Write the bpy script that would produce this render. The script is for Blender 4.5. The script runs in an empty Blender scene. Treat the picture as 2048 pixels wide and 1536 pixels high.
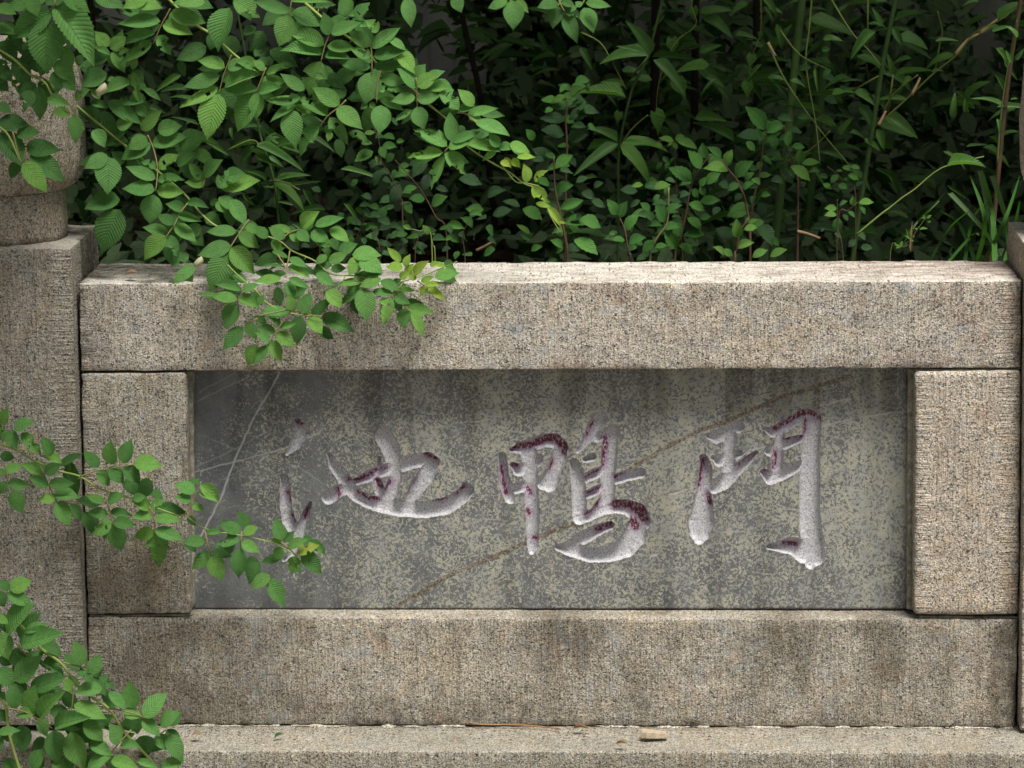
import bpy, math, random
import numpy as np
from mathutils import Vector, Matrix, noise as mnoise

random.seed(11)
rng = np.random.default_rng(5)
S = bpy.context.scene
COL = S.collection

# ------------------------------------------------------------------ camera
F = 6827.0                      # focal length in photograph pixels (120 mm on 36 mm)
MM = 0.0006                     # metres per photograph pixel on the rail front
DIST = F * MM
_a = np.array([220.0, -1258.0, F]); _a /= np.linalg.norm(_a)
_gx = 270.0
_gy = (F * F + 220.0 * _gx) / 1258.0
_d = np.array([_gx, _gy, F]); _d /= np.linalg.norm(_d)
ZC = -_d; YC = _a; XC = np.cross(YC, ZC)
R_w2c = np.stack([XC, YC, ZC], axis=1)          # columns: world axes seen in the camera frame
R_c2w = R_w2c.T
_ray = R_c2w @ np.array([0.0, 650 - 768.0, F])
CAM = -_ray / F * DIST                            # pixel (1024,650) is the origin, on the plane Y=0


def P(px, py, Y):
    """point of the plane Y seen at photograph pixel (px, py)"""
    r = R_c2w @ np.array([px - 1024.0, py - 768.0, F])
    t = (Y - CAM[1]) / r[1]
    return Vector(CAM + r * t)


def PZ(px, py, z):
    r = R_c2w @ np.array([px - 1024.0, py - 768.0, F])
    return Vector(CAM + r * ((z - CAM[2]) / r[2]))


def to_px(p):
    v = R_w2c @ (np.array(p) - CAM)
    return 1024 + F * v[0] / v[2], 768 + F * v[1] / v[2]


cam = bpy.data.objects.new('camera', bpy.data.cameras.new('camera'))
COL.objects.link(cam)
cam.data.sensor_width = 36.0
cam.data.lens = 120.0
cam.data.clip_start = 0.1
cam.data.clip_end = 300.0
M4 = Matrix.Identity(4)
for r in range(3):
    M4[r][0] = R_c2w[r, 0]; M4[r][1] = -R_c2w[r, 1]; M4[r][2] = -R_c2w[r, 2]; M4[r][3] = CAM[r]
cam.matrix_world = M4
cam.data.dof.use_dof = True
cam.data.dof.focus_distance = DIST
cam.data.dof.aperture_fstop = 30.0
S.camera = cam

# ------------------------------------------------------------------ light
SUN_TO = Vector((0.25, -0.42, 1.0)).normalized()
world = bpy.data.worlds.new('World'); S.world = world
world.use_nodes = True
wt = world.node_tree
wt.nodes.clear()
sky = wt.nodes.new('ShaderNodeTexSky'); sky.sky_type = 'NISHITA'; sky.sun_disc = False
sky.sun_elevation = math.asin(SUN_TO.z); sky.sun_rotation = math.atan2(SUN_TO.x, SUN_TO.y)
sky.air_density = 1.0; sky.dust_density = 6.0; sky.ozone_density = 1.0
hs = wt.nodes.new('ShaderNodeHueSaturation'); hs.inputs['Saturation'].default_value = 0.22
bg = wt.nodes.new('ShaderNodeBackground'); bg.inputs['Strength'].default_value = 0.05
wo = wt.nodes.new('ShaderNodeOutputWorld')
wt.links.new(sky.outputs[0], hs.inputs['Color']); wt.links.new(hs.outputs[0], bg.inputs[0]); wt.links.new(bg.outputs[0], wo.inputs[0])
sun = bpy.data.objects.new('sun', bpy.data.lights.new('sun', 'SUN'))
COL.objects.link(sun)
sun.data.energy = 3.6; sun.data.angle = math.radians(24); sun.data.color = (1.0, 0.95, 0.87)
sun.rotation_euler = SUN_TO.to_track_quat('Z', 'Y').to_euler()
S.view_settings.view_transform = 'Standard'; S.view_settings.look = 'None'
S.view_settings.exposure = 0.6; S.view_settings.gamma = 1.0; S.view_settings.use_curve_mapping = False
S.cycles.max_bounces = 8
S.cycles.diffuse_bounces = 4


# ------------------------------------------------------------------ helpers
def tag(o, label=None, cat=None, group=None, kind=None):
    if label: o['label'] = label
    if cat: o['category'] = cat
    if group: o['group'] = group
    if kind: o['kind'] = kind
    return o


def thing(name, loc, label, cat, group=None):
    o = bpy.data.objects.new(name, None)
    o.empty_display_size = 0.05
    COL.objects.link(o)
    o.location = loc
    return tag(o, label, cat, group)


def link(name, me, parent=None, mat=None):
    o = bpy.data.objects.new(name, me)
    COL.objects.link(o)
    if mat is not None:
        me.materials.clear(); me.materials.append(mat)
    if parent is not None:
        o.parent = parent
        off = Vector((0, 0, 0)); q = parent
        while q is not None:
            off += q.location; q = q.parent
        o.location = -off
    return o


def mesh(name, verts, faces, smooth=True):
    me = bpy.data.meshes.new(name)
    me.from_pydata([tuple(v) for v in verts], [], faces)
    if smooth:
        me.polygons.foreach_set('use_smooth', [True] * len(me.polygons))
    me.update()
    return me


def fattr(me, name, vals):
    a = me.attributes.new(name, 'FLOAT', 'POINT')
    a.data.foreach_set('value', np.asarray(vals, dtype=np.float32))


def tube_data(pts, radii, n=6, verts=None, faces=None):
    verts = [] if verts is None else verts
    faces = [] if faces is None else faces
    base = len(verts)
    pts = [Vector(p) for p in pts]
    up = None
    for i, p in enumerate(pts):
        t = (pts[min(i + 1, len(pts) - 1)] - pts[max(i - 1, 0)])
        if t.length < 1e-9: t = Vector((0, 0, 1))
        t.normalize()
        if up is None:
            up = t.orthogonal().normalized()
        up = (up - t * up.dot(t))
        if up.length < 1e-6: up = t.orthogonal()
        up.normalize()
        s = t.cross(up)
        r = radii[i] if hasattr(radii, '__len__') else radii
        for k in range(n):
            a = 2 * math.pi * k / n
            verts.append(p + (up * math.cos(a) + s * math.sin(a)) * r)
    for i in range(len(pts) - 1):
        for k in range(n):
            a = base + i * n + k; b = base + i * n + (k + 1) % n
            faces.append((a, b, b + n, a + n))
    faces.append(tuple(base + k for k in range(n))[::-1])
    faces.append(tuple(base + (len(pts) - 1) * n + k for k in range(n)))
    return verts, faces


def smooth_path(pts, sub=4):
    pts = [Vector(p) for p in pts]
    if len(pts) < 3: return pts
    out = []
    for i in range(len(pts) - 1):
        p0 = pts[max(i - 1, 0)]; p1 = pts[i]; p2 = pts[i + 1]; p3 = pts[min(i + 2, len(pts) - 1)]
        for k in range(sub):
            t = k / sub
            out.append(0.5 * ((2 * p1) + (p2 - p0) * t + (2 * p0 - 5 * p1 + 4 * p2 - p3) * t * t + (3 * p1 - p0 - 3 * p2 + p3) * t ** 3))
    out.append(pts[-1])
    return out


# ------------------------------------------------------------------ node helper
class NT:
    def __init__(self, name):
        self.m = bpy.data.materials.new(name); self.m.use_nodes = True
        self.t = self.m.node_tree; self.t.nodes.clear()
        self.out = self.t.nodes.new('ShaderNodeOutputMaterial')

    def n(self, typ, **kw):
        nd = self.t.nodes.new(typ)
        for k, v in kw.items():
            if k.startswith('i_'):
                key = k[2:].replace('_', ' ')
                self.set(nd.inputs[key], v)
            else:
                setattr(nd, k, v)
        return nd

    def set(self, sock, v):
        if isinstance(v, bpy.types.NodeSocket): self.t.links.new(v, sock)
        elif isinstance(v, (tuple, list)) and len(v) == 3 and sock.type == 'RGBA': sock.default_value = (*v, 1)
        else: sock.default_value = v

    def co(self, which='Object'):
        return self.n('ShaderNodeTexCoord').outputs[which]

    def mapped(self, v, scale, loc=(0, 0, 0)):
        nd = self.n('ShaderNodeMapping'); self.set(nd.inputs['Vector'], v)
        nd.inputs['Scale'].default_value = scale; nd.inputs['Location'].default_value = loc
        return nd.outputs[0]

    def noise(self, v, scale, detail=2, rough=0.5, dist=0.0, color=False):
        nd = self.n('ShaderNodeTexNoise'); self.set(nd.inputs['Vector'], v)
        nd.inputs['Scale'].default_value = scale; nd.inputs['Detail'].default_value = detail
        nd.inputs['Roughness'].default_value = rough; nd.inputs['Distortion'].default_value = dist
        return nd.outputs['Color' if color else 'Fac']

    def voro(self, v, scale, feature='F1', out='Color'):
        nd = self.n('ShaderNodeTexVoronoi', feature=feature); self.set(nd.inputs['Vector'], v)
        nd.inputs['Scale'].default_value = scale
        return nd.outputs[out]

    def math(self, op, a, b=None, c=None, clamp=False):
        nd = self.n('ShaderNodeMath', operation=op, use_clamp=clamp)
        self.set(nd.inputs[0], a)
        if b is not None: self.set(nd.inputs[1], b)
        if c is not None: self.set(nd.inputs[2], c)
        return nd.outputs[0]

    def mix(self, fac, a, b, mode='MIX'):
        nd = self.n('ShaderNodeMix', data_type='RGBA', blend_type=mode, clamp_factor=True)
        self.set(nd.inputs[0], fac); self.set(nd.inputs[6], a); self.set(nd.inputs[7], b)
        return nd.outputs[2]

    def ramp(self, fac, stops, mode='LINEAR'):
        nd = self.n('ShaderNodeValToRGB'); self.set(nd.inputs[0], fac)
        cr = nd.color_ramp; cr.interpolation = mode
        while len(cr.elements) < len(stops): cr.elements.new(0.5)
        for e, (p, c) in zip(cr.elements, stops):
            e.position = p
            e.color = (c, c, c, 1) if not isinstance(c, (tuple, list)) else (*c, 1)
        return nd.outputs[0]

    def step(self, v, lo, hi):
        nd = self.n('ShaderNodeMapRange', interpolation_type='SMOOTHSTEP', clamp=True)
        self.set(nd.inputs[0], v); nd.inputs[1].default_value = lo; nd.inputs[2].default_value = hi
        return nd.outputs[0]

    def attr(self, name):
        return self.n('ShaderNodeAttribute', attribute_name=name).outputs['Fac']

    def bump(self, h, strength, dist, normal=None):
        nd = self.n('ShaderNodeBump'); self.set(nd.inputs['Height'], h)
        nd.inputs['Strength'].default_value = strength; nd.inputs['Distance'].default_value = dist
        if normal is not None: self.set(nd.inputs['Normal'], normal)
        return nd.outputs[0]

    def bsdf(self, color, rough=0.8, normal=None, spec=0.3, **kw):
        nd = self.n('ShaderNodeBsdfPrincipled')
        self.set(nd.inputs['Base Color'], color); self.set(nd.inputs['Roughness'], rough)
        self.set(nd.inputs['Specular IOR Level'], spec)
        if normal is not None: self.set(nd.inputs['Normal'], normal)
        return nd.outputs[0]

    def done(self, sh):
        self.t.links.new(sh, self.out.inputs[0]); return self.m


def sep(nt, v):
    nd = nt.n('ShaderNodeSeparateColor'); nt.set(nd.inputs[0], v); return nd.outputs


# ------------------------------------------------------------------ stone
def granite(name, tone=(1, 1, 1), stain=0.5, stain_col=(0.36, 0.28, 0.20), red=0.0, seed=0.0, light=1.0):
    nt = NT(name)
    co = nt.mapped(nt.co('Object'), (1, 1, 1), (seed, seed * 0.7, seed * 1.3))
    w = nt.noise(co, 260, 2, 0.6, color=True)
    off = nt.n('ShaderNodeVectorMath', operation='SCALE'); nt.set(off.inputs[0], w); off.inputs['Scale'].default_value = 0.0032
    ad = nt.n('ShaderNodeVectorMath', operation='ADD'); nt.set(ad.inputs[0], co); nt.set(ad.inputs[1], off.outputs[0])
    wc = ad.outputs[0]
    cell = sep(nt, nt.voro(wc, 680))[0]
    L = light
    grains = nt.ramp(cell, [(0.0, (0.07, 0.068, 0.065)), (0.055, (0.17, 0.175, 0.18)), (0.18, (0.30 * L, 0.265 * L, 0.21 * L)),
                            (0.42, (0.42 * L, 0.375 * L, 0.305 * L)), (0.66, (0.49 * L, 0.45 * L, 0.385 * L)), (0.88, (0.44 * L, 0.35 * L, 0.265 * L)), (0.95, (0.58 * L, 0.55 * L, 0.50 * L))], 'CONSTANT')
    fine = nt.noise(co, 1100, 1, 0.5)
    col = nt.mix(1.0, grains, nt.ramp(fine, [(0.3, 0.72), (0.7, 1.22)]), 'MULTIPLY')
    # feldspar / quartz patches
    blue = nt.step(nt.noise(co, 46, 3, 0.65), 0.54, 0.70)
    col = nt.mix(nt.math('MULTIPLY', blue, 0.42), col, (0.33, 0.36, 0.39))
    warm = nt.step(nt.noise(nt.mapped(co, (1, 1, 1), (3, 5, 9)), 38, 3, 0.6), 0.52, 0.72)
    col = nt.mix(nt.math('MULTIPLY', warm, 0.35), col, (0.43, 0.31, 0.20))
    # mica clusters
    mica = nt.step(nt.noise(wc, 185, 3, 0.62), 0.640, 0.675)
    col = nt.mix(nt.math('MULTIPLY', mica, 0.9), col, (0.045, 0.045, 0.047))
    col = nt.mix(1.0, col, tone, 'MULTIPLY')
    # scattered larger crystals
    big = nt.voro(wc, 210, out='Distance'); bigc = sep(nt, nt.voro(wc, 210))
    bsel = nt.math('MULTIPLY', nt.step(bigc[1], 0.80, 0.84), nt.step(big, 0.42, 0.30))
    col = nt.mix(nt.math('MULTIPLY', bsel, 0.38), col, nt.mix(nt.step(bigc[2], 0.4, 0.5), (0.56, 0.51, 0.44), (0.12, 0.125, 0.13)))
    tint = nt.noise(nt.mapped(co, (1, 1, 1), (5, 1, 2)), 9, 3, 0.6)
    col = nt.mix(0.6, col, nt.mix(1.0, col, nt.ramp(tint, [(0.3, (0.86, 0.88, 0.90)), (0.5, (1.0, 1.0, 1.0)), (0.7, (1.10, 1.05, 0.96))]), 'MULTIPLY'))
    # weather stains
    sc = nt.mapped(co, (13, 13, 3.6))
    st = nt.step(nt.noise(sc, 1.0, 6, 0.68, 0.4), 0.44, 0.70)
    st2 = nt.step(nt.noise(nt.mapped(co, (55, 30, 4)), 1.0, 4, 0.6), 0.5, 0.74)
    st = nt.math('MULTIPLY', st, nt.ramp(nt.noise(co, 210, 4, 0.7), [(0.36, 0.35), (0.6, 1.0)]))
    st = nt.math('MULTIPLY', nt.math('MAXIMUM', st, nt.math('MULTIPLY', st2, 0.55)), stain)
    en = nt.math('ADD', nt.math('MULTIPLY', nt.noise(nt.mapped(co, (62, 62, 15)), 1.0, 6, 0.75), 1.6), nt.math('MULTIPLY', nt.noise(co, 240, 3, 0.7), 0.7))
    ex = nt.math('MULTIPLY', nt.step(nt.math('MULTIPLY_ADD', nt.attr('soil'), 0.42, en), 1.12, 1.56), nt.math('MULTIPLY_ADD', nt.attr('soil'), 0.55, 0.10, clamp=True))
    st = nt.math('MAXIMUM', st, ex)
    grimy = nt.mix(1.0, col, stain_col, 'MULTIPLY')
    col = nt.mix(st, col, grimy)
    if red > 0:
        rs = nt.step(nt.noise(nt.mapped(co, (10, 14, 9), (7, 2, 4)), 1.0, 5, 0.72), 0.52, 0.68)
        col = nt.mix(nt.math('MULTIPLY', rs, red), col, nt.mix(1.0, col, (0.50, 0.30, 0.27), 'MULTIPLY'))
    bl = nt.math('MULTIPLY', nt.attr('pale_top'), nt.step(nt.noise(nt.mapped(co, (26, 44, 26)), 1.0, 5, 0.7), 0.70, 0.42))
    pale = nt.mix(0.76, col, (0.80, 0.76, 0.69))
    col = nt.mix(nt.math('MULTIPLY', bl, 0.95), col, pale)  # top faces mixed towards a pale cream
    ru = nt.math('MULTIPLY', nt.attr('rust'), nt.step(nt.noise(nt.mapped(co, (16, 60, 16), (2, 2, 2)), 1.0, 5, 0.72), 0.38, 0.62))
    col = nt.mix(nt.math('MULTIPLY', ru, 0.9), col, nt.mix(1.0, col, (0.56, 0.42, 0.40), 'MULTIPLY'))
    # dirt attribute: damp moss, grime in joints and foot; painted shade on left shaft
    dirt_shade = nt.attr('dirt_shade')
    dn = nt.math('MULTIPLY', dirt_shade, nt.step(nt.noise(co, 70, 4, 0.7), 0.32, 0.62))
    col = nt.mix(nt.math('MULTIPLY', dn, 0.85), col, (0.085, 0.075, 0.055))
    # tooling
    up = nt.attr('margin')
    vert = nt.noise(nt.mapped(co, (330, 70, 26)), 1.0, 2, 0.6, 0.3)
    horiz = nt.noise(nt.mapped(co, (28, 70, 330)), 1.0, 2, 0.6, 0.4)
    top = nt.noise(nt.mapped(co, (55, 300, 55)), 1.0, 2, 0.6)
    tool = nt.n('ShaderNodeMix', data_type='FLOAT'); nt.set(tool.inputs[0], up); nt.set(tool.inputs[2], vert); nt.set(tool.inputs[3], horiz)
    h = nt.math('ADD', nt.math('MULTIPLY', tool.outputs[0], 1.0), nt.math('MULTIPLY', top, 0.8))
    h = nt.math('ADD', h, nt.math('MULTIPLY', nt.noise(co, 520, 2, 0.6), 0.55))
    nor = nt.bump(h, 1.0, 0.0034)
    tl = nt.ramp(tool.outputs[0], [(0.36, 0.80), (0.62, 1.10)])
    col = nt.mix(0.55, col, nt.mix(1.0, col, tl, 'MULTIPLY'))
    tt = nt.ramp(top, [(0.34, 0.80), (0.6, 1.08)])
    col = nt.mix(0.5, col, nt.mix(1.0, col, tt, 'MULTIPLY'))
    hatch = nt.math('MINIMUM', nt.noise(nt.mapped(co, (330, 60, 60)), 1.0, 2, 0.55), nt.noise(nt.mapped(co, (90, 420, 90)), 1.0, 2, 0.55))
    hk = nt.math('MULTIPLY', nt.attr('pale_top'), nt.step(hatch, 0.40, 0.31))
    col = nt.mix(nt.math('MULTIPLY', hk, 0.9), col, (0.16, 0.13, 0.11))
    return nt.done(nt.bsdf(col, 0.86, nor, 0.25))


def block(name, fl, fr, tl, tr, Yf, Yb, parent, mat, res=0.008, rad=0.0024, rough=0.0010, chip=0.0035,
          mleft=0.0, mright=0.0, dirt_shade=None, seed=0, pale_top=0.0, rust=None, soil=()):
    """worked stone: front face given by four pixels (bottom-left, bottom-right, top-left, top-right) on the plane Yf,
    straight back to Yb; edges rounded and chipped"""
    c = [P(*fl, Yf), P(*fr, Yf), P(*tl, Yf), P(*tr, Yf)]
    Lx = (c[1] - c[0]).length; Lz = (c[2] - c[0]).length; Ly = abs(Yb - Yf)

    def stations(L):
        r = min(rad, L * 0.2)
        k = max(2, int((L - 2 * r) / res))
        return [0, r * 0.4] + [r + (L - 2 * r) * i / k for i in range(k + 1)] + [L - r * 0.4, L]
    xs, ys, zs = stations(Lx), stations(Ly), stations(Lz)
    verts = []; faces = []; index = {}; info = []; uvw = []

    def vid(i, j, k):
        key = (i, j, k)
        if key in index: return index[key]
        p = Vector((xs[i], ys[j], zs[k]))
        Ls = (Lx, Ly, Lz)
        wob = mnoise.noise(Vector((p.x * 30 + seed, p.y * 30, p.z * 30)))
        r = rad * (1.0 + 0.8 * wob)
        r = max(r, 0.0012)
        q = Vector([min(max(p[a], r), Ls[a] - r) for a in range(3)])
        d = p - q
        nrm = d.normalized() if d.length > 1e-9 else Vector((0, 0, 0))
        edge = sum(1 for a in range(3) if p[a] < r * 1.01 or p[a] > Ls[a] - r * 1.01)
        p2 = q + nrm * r if edge >= 1 else p
        nz = mnoise.fractal(Vector((p.x * 45 + seed, p.y * 45 + 3.1, p.z * 45)), 1.0, 2.0, 4)
        p2 = p2 - nrm * (rough * (nz + 0.3))
        if edge >= 2:
            ch = mnoise.noise(Vector((p.x * 60 + seed * 3, p.y * 60, p.z * 60 + 9)))
            p2 = p2 - nrm * (chip * max(0.0, ch - 0.15) * 1.6)
        u, v, w = p2.x / Lx, p2.y, p2.z / Lz
        wp = (c[0] * (1 - u) + c[1] * u) * (1 - w) + (c[2] * (1 - u) + c[3] * u) * w
        wp = wp + Vector((0, v if Yb > Yf else -v, 0))
        index[key] = len(verts); verts.append(wp)
        m = 0.0
        if mleft: m = max(m, 1 - max(0, min(1, (p.x - mleft + 0.006 * wob) / 0.004)))
        if mright: m = max(m, 1 - max(0, min(1, (Lx - p.x - mright + 0.006 * wob) / 0.004)))
        dv = dirt_shade(p.x / Lx, p.y / Ly, p.z / Lz) if dirt_shade else 0.0
        jd = min(p.x, Lx - p.x, p.z)
        dv = min(1.0, dv + 0.30 * max(0.0, 1 - jd / 0.008))
        uvw.append((p.x / Lx, p.y / Ly, p.z / Lz))
        info.append((m, dv, pale_top if p.z > Lz - 1e-6 else 0.0))
        return index[key]
    nx, ny, nz_ = len(xs) - 1, len(ys) - 1, len(zs) - 1
    for i in range(nx):
        for k in range(nz_):
            faces.append((vid(i, 0, k), vid(i + 1, 0, k), vid(i + 1, 0, k + 1), vid(i, 0, k + 1)))
            faces.append((vid(i, ny, k), vid(i, ny, k + 1), vid(i + 1, ny, k + 1), vid(i + 1, ny, k)))
        for j in range(ny):
            faces.append((vid(i, j, nz_), vid(i + 1, j, nz_), vid(i + 1, j + 1, nz_), vid(i, j + 1, nz_)))
            faces.append((vid(i, j, 0), vid(i, j + 1, 0), vid(i + 1, j + 1, 0), vid(i + 1, j, 0)))
    for j in range(ny):
        for k in range(nz_):
            faces.append((vid(0, j, k), vid(0, j, k + 1), vid(0, j + 1, k + 1), vid(0, j + 1, k)))
            faces.append((vid(nx, j, k), vid(nx, j + 1, k), vid(nx, j + 1, k + 1), vid(nx, j, k + 1)))
    me = mesh(name, verts, faces)
    fattr(me, 'margin', [a for a, b, c_ in info]); fattr(me, 'dirt_shade', [b for a, b, c_ in info]); fattr(me, 'pale_top', [c_ for a, b, c_ in info])
    if soil:
        fattr(me, 'soil', [min(1.0, sum(a * math.exp(-((u - cu) / su) ** 2 - ((w - cw) / sw) ** 2) for cu, cw, su, sw, a in soil)) for u, v, w in uvw])
    if rust: fattr(me, 'rust', [rust(*q) for q in uvw])
    return link(name, me, parent, mat)


def mortar_mat():
    nt = NT('mortar')
    co = nt.co('Object')
    col = nt.ramp(nt.noise(co, 120, 5, 0.7), [(0.3, (0.10, 0.10, 0.075)), (0.5, (0.24, 0.23, 0.18)), (0.72, (0.42, 0.41, 0.36))])
    return nt.done(nt.bsdf(col, 0.95, nt.bump(nt.noise(co, 420, 3, 0.7), 0.8, 0.002), 0.1))


G_rail = granite('granite_rail', (1.11, 1.13, 1.17), 0.45, (0.50, 0.46, 0.40), 0.55, 1.7, 1.08)
G_block = granite('granite_side_block', (0.97, 1.00, 1.01), 0.6, (0.46, 0.41, 0.33), 0.0, 4.3, 1.0)
G_blockr = granite('granite_pale_block', (1.13, 1.12, 1.12), 0.25, (0.6, 0.45, 0.32), 0.2, 6.1, 1.1)
G_beam = granite('granite_stained_beam', (1.06, 1.08, 1.08), 0.75, (0.22, 0.19, 0.14), 0.25, 8.9, 1.0)
G_plinth = granite('granite_plinth', (0.82, 0.845, 0.83), 0.6, (0.5, 0.45, 0.36), 0.0, 12.2, 1.06)
G_post = granite('granite_post', (0.86, 0.885, 0.90), 0.5, (0.48, 0.42, 0.32), 0.0, 15.5, 1.0)  # tone lowered to put the foliage shade on the left post into its colour
G_head = granite('granite_post_head', (0.80, 0.82, 0.79), 0.8, (0.45, 0.37, 0.28), 0.0, 19.5, 1.0)
MORT = mortar_mat()

TOP = P(1024, 564, 0.0).z                 # top of the rail
FOOT = P(1024, 1450, 0.0).z               # top of the plinth
BED = TOP - 0.30                          # garden bed behind
DEPTH = 0.165

bal = thing('stone_balustrade', P(1100, 1452, 0.05), 'granite balustrade panel with a dark slab carved with three Chinese characters', 'balustrade')
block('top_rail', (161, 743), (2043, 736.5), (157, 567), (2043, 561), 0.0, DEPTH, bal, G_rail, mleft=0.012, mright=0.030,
      dirt_shade=lambda u, v, w: max(0, 0.8 - u * 22) * (1 - w * 0.3) + max(0, (u - 0.985) * 60) * 0.8 + 0.85 * max(0, min(1, (0.22 - u) * 8)) * max(0, min(1, (v - 0.35) * 3)) * (w > 0.97), seed=2, pale_top=1.0,
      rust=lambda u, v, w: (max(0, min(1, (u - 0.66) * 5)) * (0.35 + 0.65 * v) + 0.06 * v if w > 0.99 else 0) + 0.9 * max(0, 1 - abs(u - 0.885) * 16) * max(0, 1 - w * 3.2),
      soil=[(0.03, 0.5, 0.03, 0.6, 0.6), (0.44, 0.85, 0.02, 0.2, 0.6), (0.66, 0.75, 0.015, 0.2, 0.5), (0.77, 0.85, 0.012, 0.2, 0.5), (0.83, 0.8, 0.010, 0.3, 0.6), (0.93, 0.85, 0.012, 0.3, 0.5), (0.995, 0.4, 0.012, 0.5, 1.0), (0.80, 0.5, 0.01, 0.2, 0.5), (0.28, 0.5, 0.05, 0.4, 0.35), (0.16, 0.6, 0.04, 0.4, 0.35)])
block('side_block', (174, 1230), (382, 1227), (161.5, 748), (372, 746), -0.002, 0.12, bal, G_block, mleft=0.014, mright=0.0,
      dirt_shade=lambda u, v, w: 0.55 * max(0, 0.55 - w) + max(0, .5 - u * 9), seed=5,
      soil=[(0.3, 0.12, 0.5, 0.22, 1.0), (0.75, 0.25, 0.25, 0.25, 0.7), (0.15, 0.5, 0.2, 0.2, 0.5), (0.5, 0.86, 0.3, 0.15, 0.3)])
block('side_block', (1827, 1231), (2039, 1232), (1830, 744), (2044, 741), -0.004, 0.12, bal, G_blockr, mleft=0.016, mright=0.024, rad=0.006,
      dirt_shade=lambda u, v, w: max(0, (u - 0.86) * 5) * max(0, 0.75 - w), seed=8, soil=[(0.92, 0.12, 0.10, 0.12, 1.0), (0.5, 0.62, 0.16, 0.16, 0.4), (0.85, 0.5, 0.06, 0.3, 0.4)])
block('lower_beam', (178, 1449), (2031, 1455), (175, 1234), (2037, 1238.5), 0.0, 0.16, bal, G_beam, mleft=0.016, mright=0.0,
      dirt_shade=lambda u, v, w: max(0, 0.30 - w) * 1.2 + max(0, (u - 0.972) * 36) + (0.5 if w > 0.985 else 0) * max(0, 1 - u * 4), seed=13,
      soil=[(0.05, 0.45, 0.05, 0.5, 1.0), (0.11, 0.2, 0.06, 0.35, 0.9), (0.10, 0.85, 0.04, 0.2, 0.7), (0.20, 0.3, 0.05, 0.35, 0.6), (0.30, 0.12, 0.07, 0.2, 0.6), (0.42, 0.15, 0.07, 0.22, 0.8), (0.50, 0.70, 0.04, 0.45, 0.8), (0.52, 0.93, 0.07, 0.15, 0.6), (0.54, 0.7, 0.02, 0.2, 0.7), (0.59, 0.35, 0.03, 0.3, 0.5), (0.64, 0.8, 0.03, 0.2, 0.6), (0.755, 0.70, 0.035, 0.4, 0.75), (0.74, 0.9, 0.05, 0.2, 0.5), (0.77, 0.4, 0.012, 0.2, 0.6), (0.855, 0.75, 0.03, 0.45, 0.65), (0.84, 0.93, 0.05, 0.15, 0.5), (0.87, 0.5, 0.03, 0.2, 0.6), (0.975, 0.35, 0.012, 0.5, 1.0), (0.985, 0.85, 0.02, 0.15, 0.8), (0.36, 0.8, 0.02, 0.25, 0.5)])
# mortar seams
def seam(a, b, c, d, Yf, Yb=0.11, seed=1):
    return block('mortar_seam', a, b, c, d, Yf, Yb, bal, MORT, res=0.006, rad=0.0015, rough=0.0012, chip=0.002, seed=seed)
seam((1830, 744), (2042, 741), (1832, 738), (2042, 735.5), 0.005, seed=3)
seam((164, 750), (372, 747), (163, 742), (374, 742), 0.014, seed=4)
seam((374, 1221), (389, 1218), (370, 742), (387, 742), 0.026, 0.12, seed=6)
seam((1813, 1219), (1828, 1222), (1816, 737), (1832, 737), 0.024, 0.12, seed=7)
seam((1838, 1238), (2038, 1239), (1838, 1231.5), (2038, 1232), 0.006, seed=9)
seam((178, 1235), (384, 1233), (178, 1229), (384, 1228), 0.004, seed=11)
seam((2034, 1452), (2040, 1452), (2040, 1160), (2046, 1160), 0.004, seed=12)

LIME = granite('lime_mortar', (1.25, 1.3, 1.3), 0.4, (0.3, 0.3, 0.28), 0.0, 30.0, 1.2)
for k, (xa, xb) in enumerate([(330, 560), (580, 720), (760, 930), (1130, 1420), (1450, 1700), (1720, 2026)]):
    ya, yb = 1449.5 + (xa - 178) * 0.0033, 1449.5 + (xb - 178) * 0.0033
    block('mortar_seam', (xa, ya + 3.0), (xb, yb + 3.0), (xa, ya - 0.5), (xb, yb - 0.5), -0.003, 0.03, bal, LIME, res=0.006, rad=0.0016, rough=0.0030, chip=0.004, seed=50 + k)

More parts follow.
